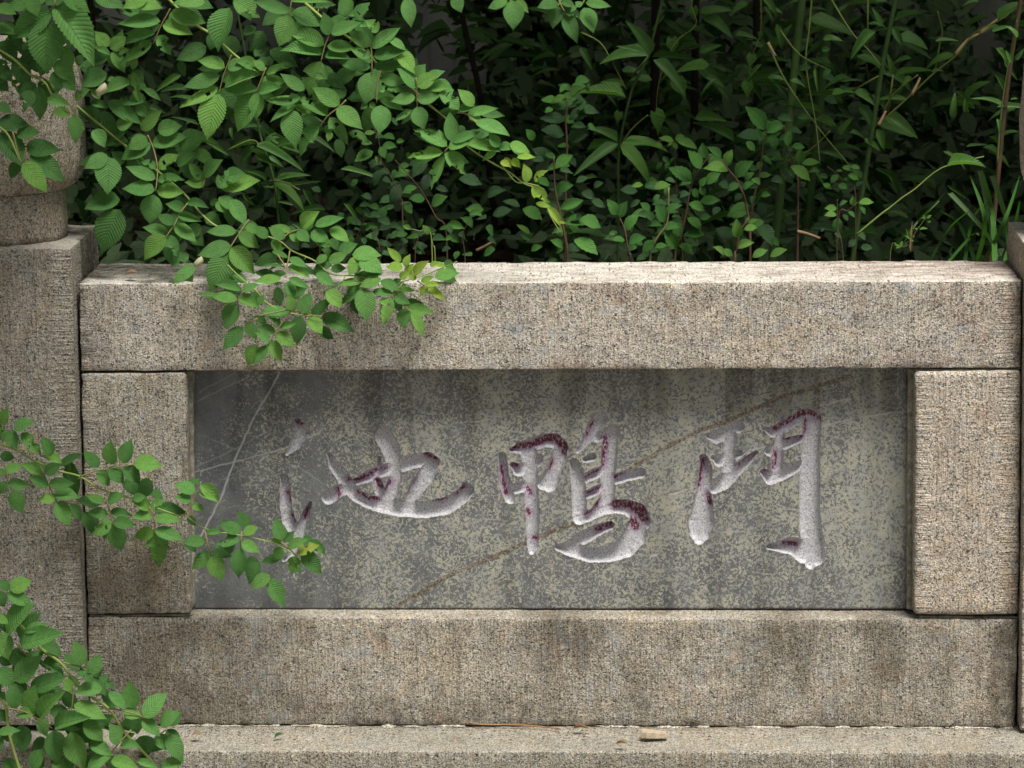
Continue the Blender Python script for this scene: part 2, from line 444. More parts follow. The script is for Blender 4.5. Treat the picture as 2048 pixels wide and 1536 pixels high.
# ------------------------------------------------------------------ the carved slab
SLABY = 0.040
Z1, Z2, Z3 = (512, 780, 4.2667), (960, 790, 4.2667), (1340, 790, 4.2667)
CH = [
    (Z1, 'chi', """
352 268 20,395 340 55|430 360 30,400 360 45|395 360 50,330 470 40,265 548 10
240 750 28,250 870 42,255 1000 45,280 1120 50,360 1220 55,400 1130 30,430 1050 25,465 965 8|360 1220 55,350 1260 45,300 1400 25,240 1450 12
625 550 14,665 640 40,740 740 50,790 830 50,860 900 50,950 950 50,1080 985 60,1250 1010 65,1450 1020 65,1620 990 65,1740 920 60,1800 860 55,1785 815 25
620 915 55,690 870 50,790 840 40
840 790 22,950 740 42,1080 690 45,1200 660 50,1330 610 55,1470 590 55,1520 620 45
1500 620 60,1450 730 65,1380 830 55,1310 950 45
1090 395 70,1150 500 70,1180 620 55,1190 750 50,1160 850 50,1120 950 55
1050 580 10,1040 680 20|1030 780 30,1060 860 40,1090 920 40""",
     "700 850 18,710 940 18|780 770 22,880 770 22,980 720 18|1010 690 16,1110 680 16|1030 780 24,1090 850 26,1140 790 22|870 880 18,950 930 20,1040 940 22|1310 800 14,1290 870 14|1360 710 14,1340 790 14|1450 560 20,1530 590 20|440 1010 16,410 1110 18|260 880 14,290 950 14|310 1080 18,330 1140 16|1700 900 16,1770 830 18|1540 950 14,1620 930 12|350 265 24,375 300 24"),
    (Z2, 'ya', """
188 520 25,195 600 35,205 700 38,230 800 48,255 890 35
250 810 38,330 790 40,420 770 40,500 740 35,560 700 30
270 470 15,350 450 45,450 420 50,560 385 50,640 390 55,690 440 55
690 440 50,670 540 60,630 650 55,590 760 60,540 760 45
420 500 65,430 600 60,430 700 55,440 850 52,448 1000 52,450 1150 48,450 1290 38,440 1340 20
280 600 22,330 640 45,420 620 50,490 570 35,505 535 28
1030 210 55,970 280 55,940 350 45,890 410 25,835 485 8|1000 370 30,1080 340 40,1140 300 45
1140 310 50,1110 400 60,1100 520 60,1095 640 60,1090 760 60,1085 900 60,1010 960 40
800 580 35,825 650 50,840 760 55,845 880 55,850 1000 60
890 720 30,960 680 38,1040 650 38,1150 720 40,1250 690 42,1370 665 40
900 860 28,980 820 30,1050 790 30
850 1050 50,950 1020 40,1050 975 40,1150 950 50,1260 960 60,1340 1000 75,1370 1080 80
1350 1100 75,1320 1200 90,1250 1300 80,1100 1360 60,950 1370 55,830 1330 55,740 1310 50,660 1300 20
760 1290 40,900 1210 50,1010 1150 42,1110 1115 30
960 530 30,900 555 18""",
     "280 450 28,420 440 32,560 380 34,650 370 40,720 450 40,720 500 30|180 620 18,200 760 18,220 850 20|410 800 20,430 850 22|400 980 16,420 1020 18|460 1230 20,480 1230 20|1070 380 26,1060 480 26,1045 600 20|900 710 14,1010 650 16|910 850 14,1020 800 14|1010 870 18,990 960 20,900 1030 18|1150 940 40,1270 930 50,1370 990 55,1400 1060 45|1300 1080 40,1330 1130 40|1000 1160 24,1110 1110 22|280 600 20,310 610 20|960 240 12,900 370 10|620 560 14,590 650 12|1150 710 16,1220 670 16"),
    (Z3, 'dou', """
330 350 20,400 360 50,490 310 50,560 270 50,590 280 40
520 350 45,505 450 45,505 560 50,510 640 55
370 540 15,420 560 45,510 530 40,590 500 28
380 790 45,470 740 55,560 650 45,650 570 35,740 490 10
285 540 30,305 620 48,300 720 52,285 830 55,280 950 80,265 1080 100,255 1170 80,250 1230 40
330 790 40,400 780 45
830 300 18,880 320 40,960 280 45,1060 210 50,1160 165 45,1240 190 45
1215 220 70,1205 350 70,1200 500 72,1190 700 78,1190 900 82,1195 1100 85,1220 1260 90,1230 1380 80,1200 1440 40
840 1300 12,950 1290 45,1060 1290 70,1150 1340 90
945 320 35,930 420 40,915 540 45,910 640 45
850 480 35,930 440 40,1030 400 38,1120 370 25
800 660 25,860 710 50,950 680 45,1040 630 45,1100 600 35""",
     "900 290 26,1000 240 26,1120 160 30,1200 150 28,1270 200 24|980 380 16,1120 365 18|290 560 24,265 660 24,250 780 18|330 860 24,350 930 24|590 600 10,700 510 10|800 660 14,880 630 14|900 500 22,890 600 22|980 1275 24,1080 1285 22|1160 220 14,1150 330 14"),
]


def strokes(txt):
    out = []
    for line in txt.replace('\n', '|').split('|'):
        if line.strip():
            out.append([tuple(float(v) for v in q.split()) for q in line.split(',')])
    return out


def capsule(X, Y, chain, z):
    """signed distance (pixels) to a chain of round cones"""
    best = np.full(X.shape, 1e3)
    pts = [((a / z[2]) + z[0], (b / z[2]) + z[1], r / z[2]) for a, b, r in chain]
    if len(pts) == 1: pts = pts * 2
    for (ax, ay, ra), (bx, by, rb) in zip(pts[:-1], pts[1:]):
        dx, dy = bx - ax, by - ay
        t = np.clip(((X - ax) * dx + (Y - ay) * dy) / max(dx * dx + dy * dy, 1e-6), 0, 1)
        d = np.hypot(X - ax - t * dx, Y - ay - t * dy) - (ra + t * (rb - ra))
        best = np.minimum(best, d)
    return best


def polydist(X, Y, pts):
    best = np.full(X.shape, 1e3)
    for (ax, ay), (bx, by) in zip(pts[:-1], pts[1:]):
        dx, dy = bx - ax, by - ay
        t = np.clip(((X - ax) * dx + (Y - ay) * dy) / max(dx * dx + dy * dy, 1e-6), 0, 1)
        best = np.minimum(best, np.hypot(X - ax - t * dx, Y - ay - t * dy))
    return best


def vnoise(X, Y, s, seed):
    """smooth value noise, vectorised"""
    r = np.random.default_rng(seed); tab = r.random((256, 256))
    x = X / s; y = Y / s
    i = np.floor(x).astype(int); j = np.floor(y).astype(int)
    fx = x - i; fy = y - j; fx = fx * fx * (3 - 2 * fx); fy = fy * fy * (3 - 2 * fy)
    g = lambda a, b: tab[a % 256, b % 256]
    return (g(i, j) * (1 - fx) + g(i + 1, j) * fx) * (1 - fy) + (g(i, j + 1) * (1 - fx) + g(i + 1, j + 1) * fx) * fy


def build_slab():
    x0, x1, y0, y1, st = 384.0, 1818.0, 733.0, 1220.0, 1.15
    xs = np.arange(x0, x1 + st, st); ys = np.arange(y0, y1 + st, st)
    nx, ny = len(xs), len(ys)
    X, Y = np.meshgrid(xs, ys)
    wob = (vnoise(X, Y, 9, 1) - .5) * 2.2 + (vnoise(X, Y, 4, 2) - .5) * 1.0
    sd = np.full(X.shape, 1e3); owner = np.full(X.shape, -1); red = np.zeros(X.shape); stn = np.zeros(X.shape)
    for ci, (z, nm, tx, rtx) in enumerate(CH):
        for ch in strokes(tx):
            d = capsule(X, Y, ch, z) + wob * 0.6 - 1.6
            sd = np.minimum(sd, d)
            owner[d < 0.8] = ci
        for ch in strokes(rtx):
            d = capsule(X, Y, ch, z)
            red = np.maximum(red, np.clip(0.5 - d / 5.0, 0, 1))
            stn = np.maximum(stn, np.clip(1 - d / 13.0, 0, 1))
    ins = np.clip(-sd, 0, None)
    prof = np.clip(ins / 8.0, 0, 1)
    depth = 0.0086 * np.clip(ins / 3.4, 0, 1) ** 0.9 + 0.0016 * np.clip(ins / 12, 0, 1)
    depth += 0.0006 * np.clip(ins / 5, 0, 1) * (vnoise(X, Y, 6, 3) - .5)
    depth -= 0.0004 * np.exp(-(np.clip(sd, 0, None) / 4.0) ** 2) * (sd > 0)
    depth += 0.0004 * (vnoise(X, Y, 60, 4) - .5)
    # rounded outer edge of the slab
    eg = np.minimum.reduce([X - x0, x1 - X, y1 - Y])
    depth += 0.004 * np.clip(1 - eg / 5.0, 0, 1) ** 2
    # world points
    rays = np.einsum('ij,jkl->ikl', R_c2w, np.stack([X - 1024.0, Y - 768.0, np.full(X.shape, F)]))
    t = (SLABY - CAM[1]) / rays[1]
    W = CAM[:, None, None] + rays * t
    W[1] += depth
    veins_w = [
        ([(558, 745), (535, 790), (505, 840), (483, 890), (462, 940), (452, 970), (440, 1000), (410, 1055), (395, 1085)], 1.7, 1.0),
        ([(388, 790), (470, 745)], 1.1, .7), ([(392, 803), (500, 752)], 1.1, .8), ([(408, 872), (470, 898), (530, 915), (600, 935), (650, 970)], 1.0, .7),
        ([(390, 945), (480, 920), (560, 900), (640, 865)], 1.3, .8), ([(390, 936), (470, 898), (540, 860)], 1.0, .6), ([(440, 962), (500, 930), (560, 905)], 1.0, .55),
        ([(420, 1025), (480, 1010)], .9, .5), ([(860, 855), (930, 845), (990, 838)], 1.0, .6), ([(430, 855), (560, 800)], .8, .35),
        ([(1340, 990), (1400, 970), (1440, 945), (1500, 900), (1530, 893)], 1.3, .8), ([(1580, 880), (1650, 850), (1720, 835), (1815, 822)], 1.5, .9),
        ([(1430, 960), (1520, 905), (1600, 880)], 1.0, .6), ([(1568, 840), (1588, 795), (1600, 760)], .9, .5), ([(1640, 812), (1700, 798), (1690, 806)], 1.8, .9),
        ([(1478, 1110), (1530, 1030), (1560, 960), (1590, 880)], .9, .45), ([(1620, 1190), (1700, 1150), (1790, 1115)], 1.0, .55), ([(1690, 1200), (1745, 1165), (1800, 1140)], 1.2, .6),
        ([(1740, 990), (1765, 1010), (1780, 1080)], .9, .4), ([(1135, 1215), (1150, 1175)], 1.1, .7), ([(1145, 1185), (1165, 1155)], .8, .5), ([(1300, 1115), (1312, 1110)], 2.0, .9),
        ([(1600, 860), (1612, 857)], 1.6, .8), ([(1662, 999), (1681, 998)], 1.2, .9), ([(1670, 1015), (1690, 1022)], 1.0, .7), ([(730, 1180), (725, 1165), (738, 1150), (745, 1160)], 1.0, .5),
        ([(1750, 1040), (1810, 1028)], .9, .4), ([(1280, 1010), (1330, 985)], .8, .35), ([(600, 1010), (640, 1005)], .7, .4)]
    veins_b = [
        ([(795, 1213), (850, 1180), (900, 1150), (960, 1125), (1060, 1082), (1110, 1060), (1150, 1048)], 4.2, 1.0),
        ([(1255, 940), (1300, 915), (1345, 888), (1400, 862), (1440, 848), (1500, 822), (1560, 795), (1640, 770), (1700, 752)], 4.2, 1.0),
        ([(1265, 1008), (1330, 988), (1380, 975)], 2.0, .6), ([(930, 1210), (1010, 1165), (1080, 1130)], 1.8, .5), ([(1090, 1120), (1150, 1095)], 1.6, .4)]
    jx = X + (vnoise(X, Y, 9, 7) - .5) * 3; jy = Y + (vnoise(X, Y, 9, 8) - .5) * 3
    vw = np.zeros(X.shape); vb = np.zeros(X.shape)
    patch = np.clip(0.35 + 1.3 * vnoise(X, Y, 26, 9), 0, 1)
    for pts, w, s in veins_w:
        s = s if w > 1.25 else s * 0.6
        vw = np.maximum(vw, s * np.clip(w + .6 - polydist(jx, jy, pts), 0, 1) * patch)
    for pts, w, s in veins_b:
        vb = np.maximum(vb, s * np.clip((w + 0.8 - polydist(jx, jy, pts)) / 1.8, 0, 1) * np.clip(patch + .4, 0, 1))
    # lichen density, stains: where they grow on this slab
    dens = np.clip((X - 470) / 420.0, 0, 1) * 0.70 + 0.22
    dens += 0.30 * np.exp(-((Y - 960) / 260.0) ** 2) - 0.12
    dens += (vnoise(X, Y * 0.35, 70, 11) - .5) * 0.7 + (vnoise(X, Y, 28, 21) - .5) * 0.5
    run = vnoise(X, Y * 0.12, 34, 12) * 0.6 + vnoise(X, Y * 0.1, 15, 13) * 0.4     # rain runs
    runs = np.clip((run - 0.50) * 4.0, 0, 1) * np.clip(0.25 + 0.9 * np.exp(-np.clip(Y - 745, 0, None) / 180.0) + 0.5 * np.exp(-(1218 - Y) / 60.0), 0, 1)
    v = W.reshape(3, -1).T
    own_v = np.where(sd < 0.0, owner, -1)
    idx = np.arange(nx * ny).reshape(ny, nx)
    q = np.stack([idx[1:, :-1], idx[1:, 1:], idx[:-1, 1:], idx[:-1, :-1]], -1).reshape(-1, 4)
    own_q = np.max(own_v.reshape(-1)[q], axis=1)
    at = dict(paint=np.clip(0.5 - sd / 1.6, 0, 1), red=red, stain=stn, vein_w=vw, vein_b=vb, lichen=dens, runs=runs)

    def make(name, sel, parent):
        qs = q[sel]
        used, inv = np.unique(qs, return_inverse=True)
        inv = inv.reshape(qs.shape)
        me = bpy.data.meshes.new(name)
        me.vertices.add(len(used)); me.vertices.foreach_set('co', v[used].astype(np.float32).ravel())
        me.loops.add(inv.size); me.loops.foreach_set('vertex_index', inv.astype(np.int32).ravel())
        me.polygons.add(len(inv)); me.polygons.foreach_set('loop_start', np.arange(0, inv.size, 4, dtype=np.int32))
        me.update(calc_edges=True)
        me.polygons.foreach_set('use_smooth', np.ones(len(inv), dtype=bool))
        for k, a in at.items(): fattr(me, k, a.reshape(-1)[used])
        return link(name, me, parent, SLABM)
    o = make('inscribed_slab', own_q < 0, bal)
    for ci, lab in ((0, 'carved character of the pond, leftmost of the three, partly behind rose leaves'), (1, 'carved character of the duck, middle of the three'), (2, 'carved character with one long upright stroke, rightmost of the three')):
        c = make('carved_character', own_q == ci, o)
        c['label'] = lab
    # body of the slab behind the dressed face
    b = block('slab_body', (386, 1222), (1816, 1222), (386, 734), (1816, 734), SLABY + 0.020, 0.11, o, MORT, res=0.08, rad=0.002, rough=0.0, chip=0.0)
    return o


def slab_mat():
    nt = NT('dark_limestone')
    co = nt.co('Object')
    base = nt.ramp(nt.noise(co, 40, 5, 0.65), [(0.3, (0.092, 0.098, 0.105)), (0.55, (0.132, 0.139, 0.145)), (0.75, (0.180, 0.186, 0.188))])
    base = nt.mix(0.5, base, nt.mix(1.0, base, nt.ramp(nt.noise(co, 700, 2, 0.6), [(0.35, 0.6), (0.65, 1.3)]), 'MULTIPLY'))
    # crusty mottling
    wv = nt.noise(co, 120, 2, 0.5, color=True)
    sc = nt.n('ShaderNodeVectorMath', operation='SCALE'); nt.set(sc.inputs[0], wv); sc.inputs['Scale'].default_value = 0.012
    ad = nt.n('ShaderNodeVectorMath', operation='ADD'); nt.set(ad.inputs[0], co); nt.set(ad.inputs[1], sc.outputs[0])
    crust = nt.noise(ad.outputs[0], 285, 5, 0.68)
    thr = nt.math('SUBTRACT', crust, nt.math('MULTIPLY_ADD', nt.attr('lichen'), -0.125, 0.605))
    cm = nt.step(thr, -0.004, 0.022)
    ccol = nt.ramp(nt.noise(co, 55, 3, 0.6), [(0.35, (0.275, 0.283, 0.265)), (0.62, (0.365, 0.355, 0.285))])
    ccol = nt.mix(nt.step(nt.attr('lichen'), 0.55, 0.15), ccol, (0.19, 0.195, 0.195))
    col = nt.mix(nt.math('MULTIPLY', cm, 0.92), base, ccol)
    specks = nt.step(nt.noise(co, 260, 3, 0.6), 0.63, 0.68)
    col = nt.mix(nt.math('MULTIPLY', specks, 0.55), col, (0.05, 0.05, 0.048))
    runs = nt.attr('runs')
    col = nt.mix(nt.math('MULTIPLY', runs, 0.62), col, nt.mix(1.0, col, (0.36, 0.36, 0.33), 'MULTIPLY'))
    vb = nt.attr('vein_b')
    vbn = nt.math('MULTIPLY', vb, nt.step(nt.noise(co, 130, 5, 0.75), 0.30, 0.50))
    col = nt.mix(nt.math('MULTIPLY', vbn, 0.85), col, nt.ramp(nt.noise(co, 300, 2), [(0.44, (0.05, 0.038, 0.028)), (0.52, (0.15, 0.11, 0.07)), (0.66, (0.25, 0.20, 0.14))]))
    col = nt.mix(nt.math('MULTIPLY', nt.attr('vein_w'), 0.75), col, (0.40, 0.41, 0.41))
    # worn whitish paint in the carved strokes, remains of dark red over it
    pn = nt.noise(co, 560, 4, 0.75)
    paint = nt.ramp(pn, [(0.36, (0.06, 0.06, 0.065)), (0.42, (0.33, 0.335, 0.355)), (0.62, (0.58, 0.58, 0.605))])
    paint = nt.mix(nt.math('MULTIPLY', nt.step(nt.noise(co, 60, 3, 0.6), 0.5, 0.7), 0.35), paint, (0.40, 0.36, 0.44))
    rd = nt.attr('red')
    rn = nt.noise(nt.mapped(co, (380, 380, 170)), 1.0, 5, 0.82)
    hard = nt.step(nt.math('ADD', nt.math('MULTIPLY', rd, 0.37), nt.math('MULTIPLY_ADD', nt.math('SUBTRACT', rn, 0.5), 1.5, 0.5)), 0.78, 0.84)
    soft = nt.step(nt.math('ADD', nt.math('MULTIPLY', nt.attr('stain'), 0.5), nt.math('MULTIPLY_ADD', nt.math('SUBTRACT', rn, 0.5), 1.6, 0.5)), 0.72, 1.0)
    paint = nt.mix(nt.math('MULTIPLY', soft, 0.62), paint, (0.27, 0.15, 0.27))
    paint = nt.mix(hard, paint, (0.105, 0.012, 0.030))
    pm = nt.step(nt.math('ADD', nt.attr('paint'), nt.math('MULTIPLY', nt.math('SUBTRACT', nt.noise(co, 320, 3, 0.6), 0.5), 0.5)), 0.40, 0.62)
    col = nt.mix(pm, col, paint)
    nor = nt.bump(nt.math('ADD', nt.math('MULTIPLY', cm, 0.25), nt.noise(co, 500, 3, 0.65)), 0.35, 0.0012)
    ro = nt.math('MULTIPLY_ADD', cm, 0.22, 0.52)
    return nt.done(nt.bsdf(col, ro, nor, 0.4))


SLABM = slab_mat()
build_slab()

# ------------------------------------------------------------------ posts
def lathe(name, cx, cy, prof, parent, mat, n=96, lobes=0, depth=0.0, phase=0.0, dirt_shade=None):
    verts = []; faces = []; mg = []
    for i, (z, r) in enumerate(prof):
        for k in range(n):
            a = 2 * math.pi * k / n
            rr = r
            if lobes:
                ph = abs(math.sin((a - phase) * lobes / 2))
                rr = r - depth * (1 - min(1, ph * 4.5)) ** 2
            nz = mnoise.fractal(Vector((math.cos(a) * 4 + cx * 9, math.sin(a) * 4, z * 40)), 1.0, 2.0, 3)
            rr -= 0.0012 * nz
            verts.append((cx + rr * math.cos(a), cy + rr * math.sin(a), z))
    for i in range(len(prof) - 1):
        for k in range(n):
            a = i * n + k; b = i * n + (k + 1) % n
            faces.append((a, b, b + n, a + n))
    faces.append(tuple(range(n))[::-1]); faces.append(tuple((len(prof) - 1) * n + k for k in range(n)))
    me = mesh(name, verts, faces)
    fattr(me, 'margin', [0.0] * len(verts)); fattr(me, 'dirt_shade', [0.0] * len(verts))
    return link(name, me, parent, mat)


def dens_prof(pts, k=5):
    out = []
    for (z0, r0), (z1, r1) in zip(pts[:-1], pts[1:]):
        for i in range(k): out.append((z0 + (z1 - z0) * i / k, r0 + (r1 - r0) * i / k))
    out.append(pts[-1]); return out


PW = 0.245
yf = -0.026
tlc = P(141.5, 497, yf)
lp = thing('stone_post', (tlc.x - PW / 2, 0.06, FOOT), 'square granite post with a rounded head, half hidden by rose leaves at the left', 'post', 'posts of the balustrade')
blx = lambda py: 141.5 + (py - 497) * 0.0363
# shaft: right face from the photograph, left face out of frame
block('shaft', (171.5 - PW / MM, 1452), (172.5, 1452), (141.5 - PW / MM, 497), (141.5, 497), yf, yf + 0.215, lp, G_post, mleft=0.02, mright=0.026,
      dirt_shade=lambda u, v, w: 0.95 * max(0, min(1, (v - 0.50) * 12)) * (1.0 if (u > 0.995 or w > 0.995) else 0), seed=21, rad=0.002, chip=0.002, pale_top=0.3)  # back half of side and top painted dark as shade under the foliage
cxl = tlc.x - PW / 2 + 0.004; cyl_ = yf + 0.108
zt = tlc.z
zpx = lambda py: P(140, py, cyl_).z
lathe('neck', cxl, cyl_, dens_prof([(zt - 0.002, 0.0965), (zpx(392), 0.0965), (zpx(376), 0.0955), (zpx(370), 0.092)]), lp, G_head)
zb = zpx(373)
lathe('head', cxl, cyl_, dens_prof([(zb, 0.092), (zb + 0.0005, 0.103), (zb + 0.006, 0.110), (zb + 0.014, 0.1165), (zb + 0.024, 0.120), (zb + 0.036, 0.1218), (zb + 0.10, 0.1218), (zpx(170), 0.1205), (zpx(140), 0.117), (zpx(118), 0.112), (zpx(104), 0.108), (zpx(88), 0.101), (zpx(84), 0.096), (zpx(76), 0.05)]),
      lp, G_head, lobes=8, depth=0.006, phase=math.radians(-52))
trc = P(2052, 491, yf)
rp = thing('stone_post', (trc.x + PW / 2, 0.06, FOOT), 'pale granite post cut by the right edge of the photo, beyond the carved panel', 'post', 'posts of the balustrade')
block('shaft', (2041, 1462), (2041 + PW / MM, 1462), (2052.5, 490), (2052.5 + PW / MM, 490), yf, yf + 0.205, rp, G_blockr, mleft=0.03, mright=0.02, seed=31, rad=0.003, pale_top=0.8)
cxr = trc.x + PW / 2 + 0.008
zpr = lambda py: P(2048, py, cyl_).z
lathe('neck', cxr, cyl_, dens_prof([(trc.z - 0.002, 0.110), (zpr(372), 0.110)]), rp, G_blockr)
zb = zpr(388)
lathe('head', cxr, cyl_, dens_prof([(zb, 0.111), (zb + 0.006, 0.117), (zb + 0.016, 0.122), (zb + 0.032, 0.126), (zb + 0.05, 0.1275), (zb + 0.105, 0.1275), (zpr(150), 0.125), (zpr(110), 0.122), (zpr(92), 0.114), (zpr(84), 0.10), (zpr(76), 0.05)]),
      rp, G_blockr, lobes=8, depth=0.006, phase=math.radians(-52))

# ------------------------------------------------------------------ plinth, ground
pl = thing('stone_plinth', (0, -0.05, FOOT - 0.2), 'long flat granite plinth course that the balustrade stands on', 'plinth')
block('plinth_stone', (140, 1900), (2230, 1906), (140, 1500), (2230, 1506), -0.105, 0.2, pl, G_plinth, rad=0.003, dirt_shade=lambda u, v, w: (0.9 * max(0, 1 - abs(v - 0.36) * 14)) if w > 0.985 else 0, seed=41, pale_top=0.08)
block('plinth_stone', (-420, 1900), (138, 1900), (-420, 1499), (138, 1500), -0.104, 0.2, pl, G_plinth, rad=0.003, seed=45, res=0.012)
for o in [q for q in pl.children]:      # seat the course just under the stones it carries
    pass


def simple_mat(name, stops, scale, rough=0.9, bump=0.5, bdist=0.01, spec=0.2):
    nt = NT(name); co = nt.co('Object')
    col = nt.ramp(nt.noise(co, scale, 6, 0.65), stops)
    return nt.done(nt.bsdf(col, rough, nt.bump(nt.noise(co, scale * 4, 4, 0.65), bump, bdist), spec))


def grid_sheet(name, x0, x1, y0, y1, z, nx, ny, amp, sc, mat):
    verts = []; faces = []
    for j in range(ny + 1):
        for i in range(nx + 1):
            x = x0 + (x1 - x0) * i / nx; y = y0 + (y1 - y0) * j / ny
            verts.append((x, y, z + amp * mnoise.fractal(Vector((x * sc, y * sc, 0)), 1.0, 2.0, 4)))
    for j in range(ny):
        for i in range(nx):
            a = j * (nx + 1) + i
            faces.append((a, a + 1, a + nx + 2, a + nx + 1))
    return link(name, mesh(name, verts, faces), None, mat)


PAVE = simple_mat('paving', [(0.3, (0.17, 0.16, 0.14)), (0.7, (0.27, 0.255, 0.225))], 6)
SOIL = simple_mat('soil', [(0.3, (0.02, 0.014, 0.01)), (0.6, (0.055, 0.038, 0.026)), (0.8, (0.10, 0.065, 0.045))], 30, bump=1.0)
tag(grid_sheet('ground', -60, 60, -60, 60, FOOT - 0.235, 4, 4, 0, 1, PAVE), kind='structure')
tag(grid_sheet('garden_soil', -6, 6, 0.21, 8, BED, 110, 80, 0.05, 1.2, SOIL), kind='structure')

# whitewashed garden wall behind the planting
wn = NT('old_whitewash'); wc = wn.co('Object')
wcol = wn.ramp(wn.noise(wc, 5, 6, 0.7), [(0.3, (0.50, 0.50, 0.47)), (0.6, (0.74, 0.735, 0.71)), (0.8, (0.82, 0.81, 0.79))])
wcol = wn.mix(wn.math('MULTIPLY', wn.step(wn.noise(wn.mapped(wc, (30, 30, 4)), 1.0, 4, 0.6), 0.5, 0.75), 0.4), wcol, (0.15, 0.15, 0.13))
WALLM = wn.done(wn.bsdf(wcol, 0.9, wn.bump(wn.noise(wc, 60, 5, 0.7), 0.3, 0.004), 0.2))
WY = 3.55
wv = [(-5, WY, BED - .3), (5, WY, BED - .3), (5, WY, BED + 2.3), (-5, WY, BED + 2.3), (-5, WY + .25, BED - .3), (5, WY + .25, BED - .3), (5, WY + .25, BED + 2.3), (-5, WY + .25, BED + 2.3)]
gw = thing('garden_wall', (0, WY, BED), 'old whitewashed garden wall glimpsed through the stems at the back', 'wall')
link('wall_face', mesh('wall_face', wv, [(0, 1, 2, 3), (5, 4, 7, 6), (3, 2, 6, 7), (1, 5, 6, 2), (4, 0, 3, 7)], False), gw, WALLM)

# ------------------------------------------------------------------ leaves
def leaf_mesh(name, shape='rose', seed=0, holes=0, fold=0.16, droop=0.12):
    r = random.Random(seed)
    if shape == 'rose': ns, prof = 30, lambda t: float(np.interp(t, [0, .04, .1, .25, .4, .55, .7, .8, .88, .94, 1], [0, .34, .62, .93, 1, .93, .68, .45, .25, .12, 0]))
    elif shape == 'bamboo': ns, prof = 12, lambda t: (min(1, t / 0.16) ** 0.7) * (1 - t ** 2.2) ** 0.9
    elif shape == 'heart': ns, prof = 12, lambda t: (1 - t) ** 0.75 * (0.86 + 0.55 * math.sin(math.pi * min(1, t * 1.6)) * (t < 0.63))
    elif shape == 'litter': ns, prof = 5, lambda t: math.sin(math.pi * t ** 0.85) ** 0.8
    else: ns, prof = 12, lambda t: float(np.interp(t, [0, .1, .25, .42, .6, .75, .88, .95, 1], [0, .5, .88, 1, .90, .62, .28, .12, 0]))
    serr = {'rose': 0.05, 'ovate': 0.04}.get(shape, 0.0)
    acr = [-1, -0.55, 0, 0.55, 1]
    curl = r.uniform(-0.5, 1.0); wavep = r.uniform(0, 6.28); bendl = r.uniform(-0.05, 0.05)
    bites = [(r.uniform(0.3, 0.85), r.choice((-1, 1)), r.uniform(0.06, 0.13)) for _ in range(holes)]
    verts = []; uv = []
    for i in range(ns + 1):
        t = i / ns
        w = max(prof(t), 0.0) * 0.5
        if i in (0, ns): w = 0.006
        for a in acr:
            ww = w
            if abs(a) == 1 and 0 < i < ns:
                ww = w * (1 + serr * (1 if i % 2 else -1))
                for bt, bs, br in bites:
                    if bs == a and abs(t - bt) < br: ww *= 0.25 + 0.75 * (abs(t - bt) / br) * r.uniform(0.6, 1.0)
            y = a * ww + bendl * math.sin(math.pi * t)
            if shape == 'heart' and i == 0: y = a * 0.30
            x = t
            if serr and abs(a) == 1 and i % 2: x += 0.014
            if shape == 'heart' and i <= 1: x -= 0.20 * abs(a) * (1 - i * 0.4) * (1.0 if abs(a) < 1 else 0.85)
            z = fold * abs(a) * w * 1.0 + droop * 2.2 * t * (1 - t) + 0.018 * curl * math.sin(9 * t + wavep + 2 * a) * abs(a) + 0.03 * curl * (a * a) * w
            verts.append((x, y, z)); uv.append((t, a))
    faces = []
    for i in range(ns):
        for k in range(4):
            p = i * 5 + k
            if holes and shape == 'rose':
                cx_, cy_ = (i + .5) / ns, (k - 1.5) / 2
                if any(abs(cx_ - (bt * 0.7)) < br * 0.45 and cy_ * bs < -0.1 and abs(cy_) < 0.6 for bt, bs, br in bites[:1]): continue
            faces.append((p, p + 5, p + 6, p + 1))
    me = mesh(name, verts, faces)
    ul = me.uv_layers.new(name='UVMap')
    for l in me.loops:
        ul.data[l.index].uv = uv[l.vertex_index]
    return me


